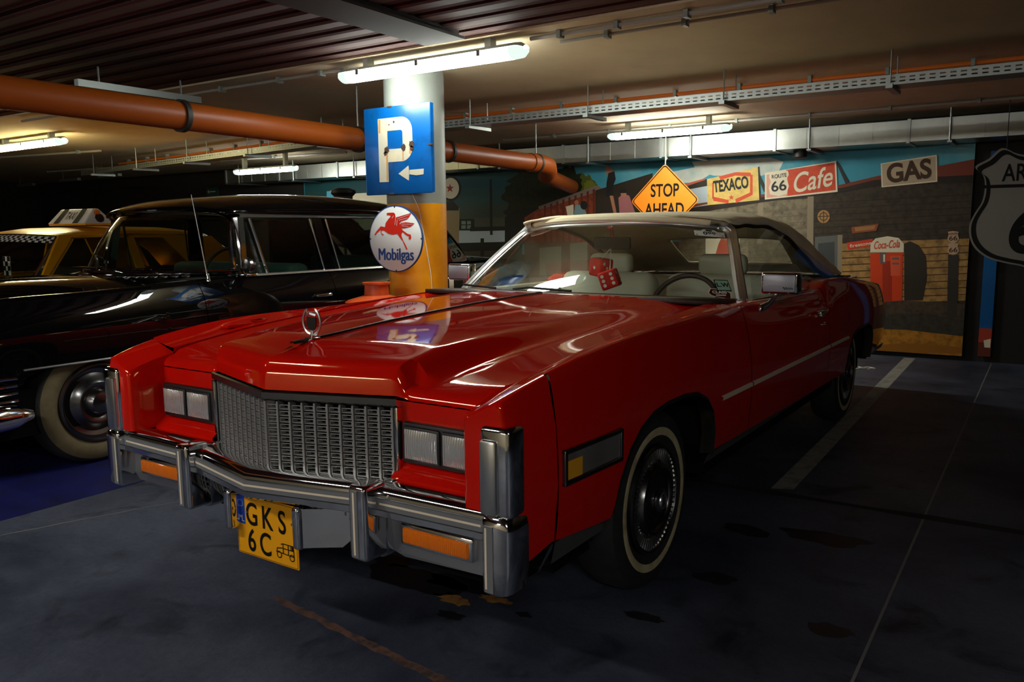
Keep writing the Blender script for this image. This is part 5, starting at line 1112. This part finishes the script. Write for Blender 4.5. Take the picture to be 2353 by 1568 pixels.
 ('figdark', [(-2.519, 2.027), (-2.436, 2.045), (-2.417, 1.949), (-2.458, 1.856), (-2.445, 1.74), (-2.553, 1.743), (-2.542, 1.912)]),
 ('skin', [(-2.499, 1.752), (-2.451, 1.751), (-2.402, 1.538), (-2.444, 1.539)]),
 ('figpink', [(-2.38, 1.722), (-2.316, 1.773), (-2.234, 1.744), (-2.14, 1.507), (-2.361, 1.511)]),
 ('figdark', [(-2.363, 1.822), (-2.282, 1.829), (-2.264, 1.776), (-2.351, 1.769)]),
 ('skin', [(-2.351, 1.779), (-2.27, 1.777), (-2.281, 1.735), (-2.339, 1.737)]),
 ('figblue', [(-2.982, 1.669), (-2.87, 1.634), (-2.795, 1.492), (-3.007, 1.495)]),
 ('skin', [(-2.932, 1.679), (-2.933, 1.672), (-2.936, 1.665), (-2.939, 1.659), (-2.944, 1.654), (-2.95, 1.65), (-2.956, 1.648), (-2.963, 1.647), (-2.97, 1.648), (-2.977, 1.651), (-2.983, 1.655), (-2.987, 1.66), (-2.991, 1.666), (-2.993, 1.673), (-2.994, 1.681), (-2.993, 1.688), (-2.991, 1.695), (-2.987, 1.701), (-2.983, 1.706), (-2.977, 1.709), (-2.97, 1.712), (-2.963, 1.712), (-2.956, 1.711), (-2.95, 1.709), (-2.944, 1.705), (-2.939, 1.699), (-2.936, 1.693), (-2.933, 1.686)]),
 ('cream', [(-3.121, 1.635), (-3.007, 1.659), (-3.007, 1.495), (-3.09, 1.497)]),
 ('figdark', [(-2.806, 1.643), (-2.808, 1.631), (-2.811, 1.62), (-2.817, 1.61), (-2.825, 1.601), (-2.835, 1.595), (-2.846, 1.591), (-2.857, 1.59), (-2.868, 1.592), (-2.879, 1.596), (-2.889, 1.603), (-2.897, 1.612), (-2.903, 1.622), (-2.907, 1.634), (-2.908, 1.646), (-2.907, 1.658), (-2.903, 1.669), (-2.897, 1.679), (-2.889, 1.688), (-2.879, 1.694), (-2.869, 1.698), (-2.857, 1.699), (-2.846, 1.697), (-2.835, 1.693), (-2.826, 1.686), (-2.818, 1.677), (-2.812, 1.667), (-2.808, 1.655)]),
 ('housewhite', [(-1.518, 1.822), (-1.231, 1.861), (-1.213, 1.564), (-1.514, 1.571)]),
 ('darkroof', [(-1.545, 1.813), (-1.273, 1.902), (-1.18, 1.898), (-1.158, 1.838), (-1.491, 1.791)]),
 ('redprint2', [(-1.546, 1.853), (-1.283, 1.912), (-1.283, 1.892), (-1.545, 1.823)]),
 ('lowground', [(-8.057, 0.882), (-3.753, 1.021), (-3.77, -0.657), (-8.185, -1.064)]),
 ('barnlow', [(-3.752, 1.188), (-1.919, 1.187), (-1.587, 1.186), (-1.578, 0.677), (-3.758, 0.586)]),
 ('lowground2', [(-3.826, 0.643), (-1.524, 0.73), (-1.502, -0.447), (-3.84, -0.663)]),
 ('housewhite2', [(-3.516, 1.108), (-3.187, 1.132), (-3.188, 0.773), (-3.518, 0.743)]),
 ('housewhite2', [(-3.058, 1.165), (-2.807, 1.187), (-2.805, 0.725), (-3.059, 0.697)]),
 ('plankdark', [(-1.589, 1.268), (-1.594, 1.553), (-1.276, 1.596), (0.193, 1.768), (1.435, 1.756), (1.505, 0.55), (-1.572, 0.339)]),
 ('plankline', [(-1.594, 1.553), (1.442, 1.647), (1.442, 1.64), (-1.594, 1.545)]),
 ('plankline', [(-1.593, 1.485), (1.445, 1.584), (1.446, 1.578), (-1.592, 1.477)]),
 ('plankline', [(-1.591, 1.417), (1.449, 1.522), (1.449, 1.515), (-1.591, 1.409)]),
 ('plankline', [(-1.59, 1.349), (1.453, 1.459), (1.453, 1.452), (-1.59, 1.34)]),
 ('plankline', [(-1.589, 1.28), (1.456, 1.396), (1.457, 1.389), (-1.589, 1.272)]),
 ('plankline', [(-1.588, 1.212), (1.46, 1.333), (1.46, 1.326), (-1.587, 1.204)]),
 ('plankline', [(-1.586, 1.144), (1.464, 1.269), (1.464, 1.263), (-1.586, 1.135)]),
 ('plankline', [(-1.585, 1.075), (1.467, 1.206), (1.468, 1.199), (-1.585, 1.067)]),
 ('plankline', [(-1.584, 1.006), (1.471, 1.143), (1.471, 1.136), (-1.584, 0.998)]),
 ('plankline', [(-1.583, 0.937), (1.475, 1.079), (1.475, 1.072), (-1.582, 0.929)]),
 ('plankline', [(-1.581, 0.868), (1.478, 1.015), (1.479, 1.009), (-1.581, 0.86)]),
 ('plankline', [(-1.58, 0.799), (1.482, 0.952), (1.482, 0.945), (-1.58, 0.791)]),
 ('plankline', [(-1.579, 0.73), (1.486, 0.888), (1.486, 0.881), (-1.579, 0.722)]),
 ('plankline', [(-1.578, 0.661), (1.489, 0.824), (1.49, 0.817), (-1.577, 0.652)]),
 ('plankline', [(-1.576, 0.591), (1.493, 0.76), (1.494, 0.753), (-1.576, 0.583)]),
 ('plankline', [(-1.575, 0.522), (1.497, 0.696), (1.497, 0.689), (-1.575, 0.513)]),
 ('plankline', [(-1.574, 0.452), (1.501, 0.631), (1.501, 0.624), (-1.574, 0.443)]),
 ('plankline', [(-1.572, 0.382), (1.504, 0.567), (1.505, 0.56), (-1.572, 0.374)]),
 ('plankpale', [(-1.572, 0.339), (-1.594, 1.532), (-0.578, 1.636), (-0.076, 1.65), (-0.038, 0.412)]),
 ('plankline2', [(-1.592, 1.472), (-0.082, 1.548), (-0.081, 1.542), (-1.592, 1.464)]),
 ('plankline2', [(-1.591, 1.395), (-0.079, 1.479), (-0.079, 1.472), (-1.591, 1.388)]),
 ('plankline2', [(-1.59, 1.319), (-0.076, 1.409), (-0.076, 1.403), (-1.589, 1.312)]),
 ('plankline2', [(-1.588, 1.243), (-0.074, 1.34), (-0.073, 1.333), (-1.588, 1.236)]),
 ('plankline2', [(-1.587, 1.166), (-0.071, 1.27), (-0.071, 1.263), (-1.587, 1.159)]),
 ('plankline2', [(-1.585, 1.089), (-0.068, 1.2), (-0.068, 1.193), (-1.585, 1.082)]),
 ('plankline2', [(-1.584, 1.012), (-0.066, 1.13), (-0.065, 1.123), (-1.584, 1.005)]),
 ('plankline2', [(-1.583, 0.935), (-0.063, 1.059), (-0.063, 1.053), (-1.582, 0.928)]),
 ('plankline2', [(-1.581, 0.858), (-0.06, 0.989), (-0.06, 0.982), (-1.581, 0.851)]),
 ('plankline2', [(-1.58, 0.781), (-0.058, 0.918), (-0.057, 0.912), (-1.58, 0.773)]),
 ('plankline2', [(-1.578, 0.703), (-0.055, 0.848), (-0.055, 0.841), (-1.578, 0.696)]),
 ('plankline2', [(-1.577, 0.625), (-0.052, 0.777), (-0.052, 0.771), (-1.577, 0.618)]),
 ('plankline2', [(-1.575, 0.548), (-0.049, 0.706), (-0.049, 0.7), (-1.575, 0.54)]),
 ('plankline2', [(-1.574, 0.469), (-0.047, 0.635), (-0.046, 0.629), (-1.574, 0.462)]),
 ('post', [(-0.131, 1.67), (-0.068, 1.672), (-0.029, 0.412), (-0.103, 0.409)]),
 ('post', [(-0.664, 1.619), (-0.606, 1.622), (-0.602, 1.167), (-0.66, 1.167)]),
 ('doorblue', [(-0.038, 1.237), (0.236, 1.259), (0.263, 0.52), (-0.009, 0.485)]),
 ('post', [(0.193, 1.259), (0.241, 1.259), (0.268, 0.52), (0.219, 0.518)]),
 ('doorglass', [(-0.004, 1.167), (0.165, 1.186), (0.181, 0.797), (0.011, 0.793)]),
 ('planktan', [(0.24, 1.167), (0.476, 1.185), (1.466, 1.219), (1.502, 0.614), (0.268, 0.52)]),
 ('plankline3', [(0.244, 1.089), (1.47, 1.155), (1.471, 1.147), (0.244, 1.078)]),
 ('plankline3', [(0.247, 1.018), (1.474, 1.088), (1.475, 1.079), (0.247, 1.006)]),
 ('plankline3', [(0.25, 0.946), (1.478, 1.02), (1.479, 1.011), (0.25, 0.935)]),
 ('plankline3', [(0.253, 0.875), (1.482, 0.952), (1.483, 0.943), (0.253, 0.863)]),
 ('plankline3', [(0.256, 0.803), (1.486, 0.884), (1.486, 0.875), (0.256, 0.792)]),
 ('plankline3', [(0.259, 0.731), (1.49, 0.815), (1.49, 0.807), (0.259, 0.72)]),
 ('plankline3', [(0.262, 0.66), (1.494, 0.747), (1.494, 0.738), (0.262, 0.648)]),
 ('plankline3', [(0.265, 0.587), (1.498, 0.678), (1.498, 0.67), (0.265, 0.576)]),
 ('rooftop', [(-1.594, 1.553), (-1.277, 1.615), (-0.579, 1.683), (0.216, 1.75), (0.531, 1.818), (1.431, 1.822), (1.422, 1.98), (1.086, 1.926), (0.571, 1.86), (0.193, 1.782), (-0.58, 1.712), (-1.595, 1.603)]),
 ('roofdark', [(-1.593, 1.492), (-0.578, 1.626), (0.218, 1.704), (0.534, 1.756), (1.435, 1.756), (1.431, 1.83), (0.531, 1.818), (0.216, 1.75), (-0.579, 1.683), (-1.594, 1.563)]),
 ('pole', [(0.143, 2.023), (0.161, 2.026), (0.287, 1.801), (0.253, 1.784)]),
 ('pole', [(-0.683, 1.915), (-0.654, 1.923), (-0.562, 1.74), (-0.6, 1.732)]),
 ('texyellow', [(-1.257, 1.901), (-0.676, 2.009), (-0.65, 1.647), (-1.245, 1.605)]),
 ('figdark', [(-0.676, 2.009), (-0.662, 2.014), (-0.636, 1.652), (-0.65, 1.647)]),
 ('texred', [(-1.119, 1.925), (-0.929, 1.964), (-0.757, 1.952), (-0.741, 1.908), (-0.928, 1.926), (-1.098, 1.885)]),
 ('texred', [(-1.194, 1.859), (-1.174, 1.863), (-1.17, 1.682), (-1.19, 1.672)]),
 ('texred', [(-0.761, 1.928), (-0.732, 1.927), (-0.725, 1.717), (-0.755, 1.713)]),
 ('texred', [(-1.186, 1.702), (-0.996, 1.657), (-0.995, 1.618), (-1.174, 1.652)]),
 ('texred', [(-0.921, 1.665), (-0.726, 1.745), (-0.725, 1.707), (-0.91, 1.621)]),
 ('texred', [(-0.968, 1.717), (-0.959, 1.696), (-0.936, 1.694), (-0.953, 1.681), (-0.947, 1.659), (-0.966, 1.672), (-0.985, 1.66), (-0.98, 1.682), (-0.998, 1.696), (-0.975, 1.697)]),
 ('cream', [(-0.597, 1.94), (0.147, 2.032), (0.174, 1.71), (-0.588, 1.65)]),
 ('caferedp', [(-0.367, 1.962), (0.131, 2.014), (0.156, 1.729), (-0.362, 1.681)]),
 ('pinkp', [(-0.577, 1.92), (-0.353, 1.952), (-0.343, 1.686), (-0.569, 1.669)]),
 ('cream', [(-0.544, 1.933), (-0.348, 1.956), (-0.337, 1.909), (-0.355, 1.873), (-0.333, 1.788), (-0.353, 1.705), (-0.437, 1.684), (-0.532, 1.706), (-0.549, 1.777), (-0.527, 1.842), (-0.548, 1.89)]),
 ('cream', [(0.581, 1.982), (1.092, 2.04), (1.11, 1.777), (0.601, 1.74)]),
 ('gasbg', [(0.594, 1.973), (1.081, 2.024), (1.097, 1.79), (0.613, 1.753)]),
 ('clock', [(0.107, 1.452), (0.106, 1.437), (0.101, 1.423), (0.094, 1.41), (0.085, 1.399), (0.073, 1.391), (0.06, 1.386), (0.046, 1.384), (0.032, 1.386), (0.018, 1.392), (0.006, 1.4), (-0.005, 1.411), (-0.013, 1.424), (-0.018, 1.439), (-0.021, 1.455), (-0.02, 1.47), (-0.015, 1.485), (-0.008, 1.498), (0.001, 1.508), (0.013, 1.516), (0.026, 1.521), (0.04, 1.523), (0.055, 1.521), (0.068, 1.515), (0.081, 1.507), (0.091, 1.496), (0.099, 1.482), (0.104, 1.468)]),
 ('plankdark', [(0.085, 1.453), (0.085, 1.443), (0.082, 1.433), (0.077, 1.424), (0.071, 1.417), (0.063, 1.412), (0.054, 1.409), (0.045, 1.408), (0.036, 1.409), (0.026, 1.412), (0.018, 1.418), (0.011, 1.425), (0.006, 1.434), (0.002, 1.444), (0.001, 1.454), (0.001, 1.465), (0.004, 1.474), (0.009, 1.483), (0.015, 1.49), (0.023, 1.495), (0.032, 1.499), (0.041, 1.5), (0.051, 1.498), (0.06, 1.495), (0.068, 1.489), (0.075, 1.482), (0.081, 1.473), (0.084, 1.463)]),
 ('clock', [(0.077, 1.453), (0.077, 1.445), (0.074, 1.437), (0.071, 1.43), (0.065, 1.424), (0.059, 1.42), (0.052, 1.418), (0.045, 1.417), (0.037, 1.418), (0.03, 1.421), (0.023, 1.425), (0.018, 1.431), (0.013, 1.438), (0.01, 1.446), (0.009, 1.454), (0.01, 1.462), (0.012, 1.47), (0.016, 1.477), (0.021, 1.483), (0.027, 1.487), (0.034, 1.49), (0.042, 1.49), (0.049, 1.489), (0.057, 1.486), (0.063, 1.482), (0.069, 1.476), (0.073, 1.469), (0.076, 1.461)]),
 ('plankdark', [(0.036, 1.513), (0.045, 1.513), (0.05, 1.389), (0.041, 1.389)]),
 ('plankdark', [(-0.015, 1.459), (0.105, 1.462), (0.105, 1.453), (-0.015, 1.45)]),
 ('brownsign', [(0.328, 1.34), (0.593, 1.373), (0.572, 1.297), (0.336, 1.272)]),
 ('tanline', [(0.359, 1.335), (0.561, 1.355), (0.554, 1.315), (0.369, 1.294)]),
 ('firered', [(0.288, 1.176), (0.542, 1.217), (0.546, 1.145), (0.304, 1.103)]),
 ('barrel', [(0.841, 1.168), (0.897, 1.19), (0.978, 1.15), (1.048, 1.037), (1.067, 0.818), (1.039, 0.596), (0.87, 0.59)]),
 ('vendred', [(0.524, 1.068), (0.834, 1.079), (0.852, 0.553), (0.552, 0.545)]),
 ('vendred2', [(0.645, 0.988), (0.736, 0.989), (0.757, 0.558), (0.665, 0.555)]),
 ('cream', [(0.523, 1.077), (0.523, 1.167), (0.567, 1.221), (0.682, 1.243), (0.786, 1.225), (0.837, 1.168), (0.842, 1.079)]),
 ('vendgrey', [(0.616, 1.078), (0.678, 1.078), (0.679, 0.962), (0.626, 0.956)]),
 ('cream', [(0.65, 1.056), (0.667, 1.056), (0.67, 0.98), (0.654, 0.979)]),
 ('vendlight', [(0.717, 1.043), (0.815, 1.044), (0.821, 0.839), (0.731, 0.837)]),
 ('vendgrey', [(0.734, 1.025), (0.8, 1.026), (0.801, 1.003), (0.735, 1.003)]),
 ('vendgrey', [(0.737, 0.971), (0.802, 0.972), (0.803, 0.955), (0.738, 0.954)]),
 ('ground', [(-1.573, 0.417), (0.548, 0.545), (0.878, 0.59), (1.504, 0.571), (1.523, 0.248), (-1.566, 0.051)]),
 ('stone', [(0.511, 0.419), (1.086, 0.465), (1.515, 0.39), (1.523, 0.243), (1.097, 0.252), (0.517, 0.29)]),
 ('postdark', [(1.245, 1.06), (1.337, 1.061), (1.357, 0.426), (1.269, 0.421)]),
 ('sh66', [(1.229, 1.284), (1.274, 1.292), (1.324, 1.283), (1.318, 1.257), (1.332, 1.211), (1.311, 1.181), (1.281, 1.172), (1.25, 1.181), (1.229, 1.211), (1.238, 1.258)]),
 ('sh66', [(1.235, 1.168), (1.281, 1.176), (1.331, 1.168), (1.324, 1.142), (1.338, 1.095), (1.317, 1.065), (1.287, 1.056), (1.256, 1.065), (1.235, 1.095), (1.244, 1.142)]),
 ('sand', [(-1.566, 0.024), (0.517, 0.272), (0.894, 0.285), (1.523, 0.243), (1.537, 0.009), (-1.561, -0.24)]),
 ('sand2', [(0.526, 0.091), (0.9, 0.149), (1.529, 0.139), (1.532, 0.087), (0.529, 0.012)]),
 ('black', [(-1.561, -0.25), (1.539, -0.026), (1.542, -0.078), (-1.559, -0.346)]),
 ('cream', [(-1.259, 1.286), (-0.861, 1.284), (-0.852, 0.96), (-1.251, 0.955)]),
 ('redprint2', [(-1.101, 1.166), (-1.052, 1.265), (-0.981, 1.265), (-0.938, 1.157), (-0.852, 0.96), (-1.158, 0.956)]),
 ('skin', [(-0.987, 1.24), (-0.988, 1.232), (-0.99, 1.223), (-0.994, 1.216), (-0.999, 1.21), (-1.005, 1.205), (-1.012, 1.202), (-1.02, 1.201), (-1.027, 1.202), (-1.034, 1.205), (-1.041, 1.21), (-1.046, 1.216), (-1.05, 1.223), (-1.053, 1.232), (-1.054, 1.241), (-1.054, 1.249), (-1.051, 1.258), (-1.047, 1.265), (-1.042, 1.272), (-1.036, 1.276), (-1.029, 1.279), (-1.022, 1.28), (-1.014, 1.279), (-1.007, 1.276), (-1.001, 1.271), (-0.995, 1.265), (-0.991, 1.258), (-0.988, 1.249)]),
 ('cream', [(-1.852, 1.218), (-1.664, 1.228), (-1.661, 1.053), (-1.827, 1.041)]),
 ('brightsky', [(-7.38, 1.97), (-6.932, 1.974), (-6.941, 1.811), (-7.39, 1.796)]),
 ('cream', [(-6.935, 1.916), (-6.055, 1.925), (-6.065, 1.673), (-6.947, 1.693)]),
]
MURTEXT = [
 ('TEXACO', -0.978, 1.831, 0.402199, 0.136, 0.1046, 'figdark', 0),
 ('ROUTE', -0.4395, 1.902, 0.159803, 0.042, 0.1003, 'figdark', 0),
 ('66', -0.441, 1.7945, 0.160901, 0.113, 0.1059, 'figdark', 0),
 ('Cafe', -0.082, 1.847, 0.407382, 0.211, 0.1627, 'cream', 0.35),
 ('GAS', 0.846, 1.8945, 0.406075, 0.198, 0.1011, 'gasbrown', 0),
 ('Coca-Cola', 0.6795, 1.1585, 0.243742, 0.081, 0.07803, 'vendred', 0.35),
 ('firestone', 0.4255, 1.158, 0.214049, 0.036, 0.169, 'cream', 0),
 ('66', 1.28, 1.221, 0.072111, 0.047, 0.0555, 'figdark', 0),
 ('66', 1.2865, 1.1055, 0.073171, 0.047, 0.06839, 'figdark', 0),
 ('ROUTE', 1.278, 1.264, 0.072111, 0.017, 0.0555, 'figdark', 0),
 ('T', -1.751, 1.1325, 0.0881419, 0.113, 0.05676, 'figdark', 0),
]
# ================================================================ printed banner on the back wall
PC = dict(sky=(70, 150, 168), cloud=(196, 196, 182), haze=(120, 140, 130), field=(60, 56, 44), housewhite=(176, 190, 196), dark=(26, 26, 22), kiosk=(150, 130, 95), cream=(226, 214, 186), redprint=(170, 60, 40), redprint2=(190, 90, 68),
 tree=(34, 38, 16), leaf=(84, 92, 28), leaf2=(112, 116, 40), barn=(142, 64, 38), barn2=(104, 44, 28), roofrim=(130, 110, 100), darkroof=(52, 44, 36), skin=(178, 120, 92), figdark=(38, 38, 38), figpink=(176, 110, 112), figblue=(130, 160, 166),
 plankdark=(66, 56, 42), plankline=(42, 34, 26), plankpale=(128, 116, 92), plankline2=(100, 90, 70), post=(138, 124, 100), doorblue=(92, 94, 90), doorglass=(62, 66, 66), planktan=(176, 134, 76), plankline3=(78, 54, 28), rooftop=(124, 58, 40), roofdark=(46, 36, 28), pole=(50, 46, 40),
 texyellow=(232, 198, 110), texred=(214, 84, 50), caferedp=(210, 76, 44), pinkp=(222, 160, 138), gasbg=(190, 170, 140), gasbrown=(72, 50, 32), clock=(168, 124, 72), brownsign=(138, 74, 42), tanline=(164, 116, 70), firered=(206, 62, 34), barrel=(52, 44, 34), vendred=(214, 66, 22), vendred2=(168, 46, 20), vendgrey=(108, 94, 90), vendlight=(222, 88, 50),
 ground=(78, 64, 50), stone=(62, 56, 46), postdark=(56, 50, 44), sh66=(196, 160, 128), sand=(178, 118, 32), sand2=(146, 92, 24), black=(14, 13, 12), brightsky=(96, 176, 206), lowground=(52, 46, 36), lowground2=(70, 60, 46), barnlow=(92, 66, 48), housewhite2=(124, 122, 104), shadedsky1=(30, 74, 78), shadedsky2=(40, 74, 72), shadedsky3=(58, 74, 64), shadedsky4=(78, 80, 66))  # the four dark sky tones at the end have shade painted in
PM = {k: mat('print_' + k, lin(*v), 0.55, spec=0.25) for k, v in PC.items()}
PM['sky'] = mat('print_sky', lin(64, 148, 168), 0.55, spec=0.25, noise=(1.6, lin(120, 172, 176), 0.45, 0.75))
PM['cloud'] = mat('print_cloud', lin(200, 200, 186), 0.55, spec=0.25, noise=(3, lin(150, 180, 176), 0.45, 0.7))
for k_ in ('plankdark', 'plankpale', 'planktan', 'ground', 'stone', 'sand', 'caferedp', 'tree', 'texyellow', 'barn'):
    v = PC[k_]; PM[k_] = mat('print_' + k_, lin(*v), 0.55, spec=0.25, noise=(16, lin(*[c*(.88 if k_ in ('texyellow', 'caferedp') else .68) for c in v]), 0.42, 0.68))
b = MB(); b.box(-7.9, 1.42, 7.458, 7.470, .05, 2.16, PM['sky']); YY = 7.4575
def clip_poly(pts, x0=-7.9, x1=1.42, z0=.05, z1=2.16):
    for axis, lim, sgn in ((0, x0, 1), (0, x1, -1), (1, z0, 1), (1, z1, -1)):
        out = []
        for i, p in enumerate(pts):
            q = pts[i-1]; a, c = (p[axis]-lim)*sgn, (q[axis]-lim)*sgn
            if (a >= 0) != (c >= 0):
                t = c/(c-a); out.append((q[0]+(p[0]-q[0])*t, q[1]+(p[1]-q[1])*t))
            if a >= 0: out.append(p)
        pts = out
        if not pts: return pts
    return pts
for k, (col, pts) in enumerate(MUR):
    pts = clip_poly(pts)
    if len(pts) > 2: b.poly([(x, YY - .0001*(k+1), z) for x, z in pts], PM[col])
def fit_text(mb, s, x, z, w, h, ang, m, sh, y):
    t = MB(); t.text(s, 1, m, Matrix(), shear=sh, bold=.032 if s in ('GAS', 'TEXACO') else .012)
    xs_ = [v[0] for v in t.v]; zs_ = [v[2] for v in t.v]; cx, cz = (min(xs_)+max(xs_))/2, (min(zs_)+max(zs_))/2
    T = Matrix.Translation((x, y, z)) @ Matrix.Rotation(-ang, 4, 'Y') @ Matrix.Diagonal((w/(max(xs_)-min(xs_)), 1, h/(max(zs_)-min(zs_)), 1)) @ Matrix.Translation((-cx, 0, -cz))
    mb.add(t.v, t.f, m, T)
for s, x, z, w, h, ang, col, sh in MURTEXT: fit_text(b, s, x, z, w, h, ang, PM[col], sh, YY - .0001*(len(MUR)+3))
b.build('printed_banner', smooth=0, label='long printed banner of a desert gas station covering the back wall', category='banner')
b = MB(); b.box(1.555, 1.665, 7.458, 7.47, .06, 2.05, PM['sky2'] if 'sky2' in PM else mat('print_deep_sky', lin(0, 96, 160), 0.55, spec=0.25, noise=(.9, lin(0, 70, 130), 0.4, 0.7)))
g_ = [(.06, .34, 'redprint'), (.06, .20, 'barn2')]
for z0, z1, c_ in g_: b.poly([(1.555, 7.4575-.0003*(z1 < .3), z0), (1.665, 7.4575-.0003*(z1 < .3), z0), (1.665, 7.4575-.0003*(z1 < .3), z1), (1.555, 7.4575-.0003*(z1 < .3), z1)], PM[c_])
b.poly([(1.61, 7.4568, .15), (1.66, 7.4568, .15), (1.66, 7.4568, .24), (1.60, 7.4568, .22)], PM['cream']); b.build('printed_strip', smooth=0, label='narrow blue strip of a second banner right of the big banner', category='banner')
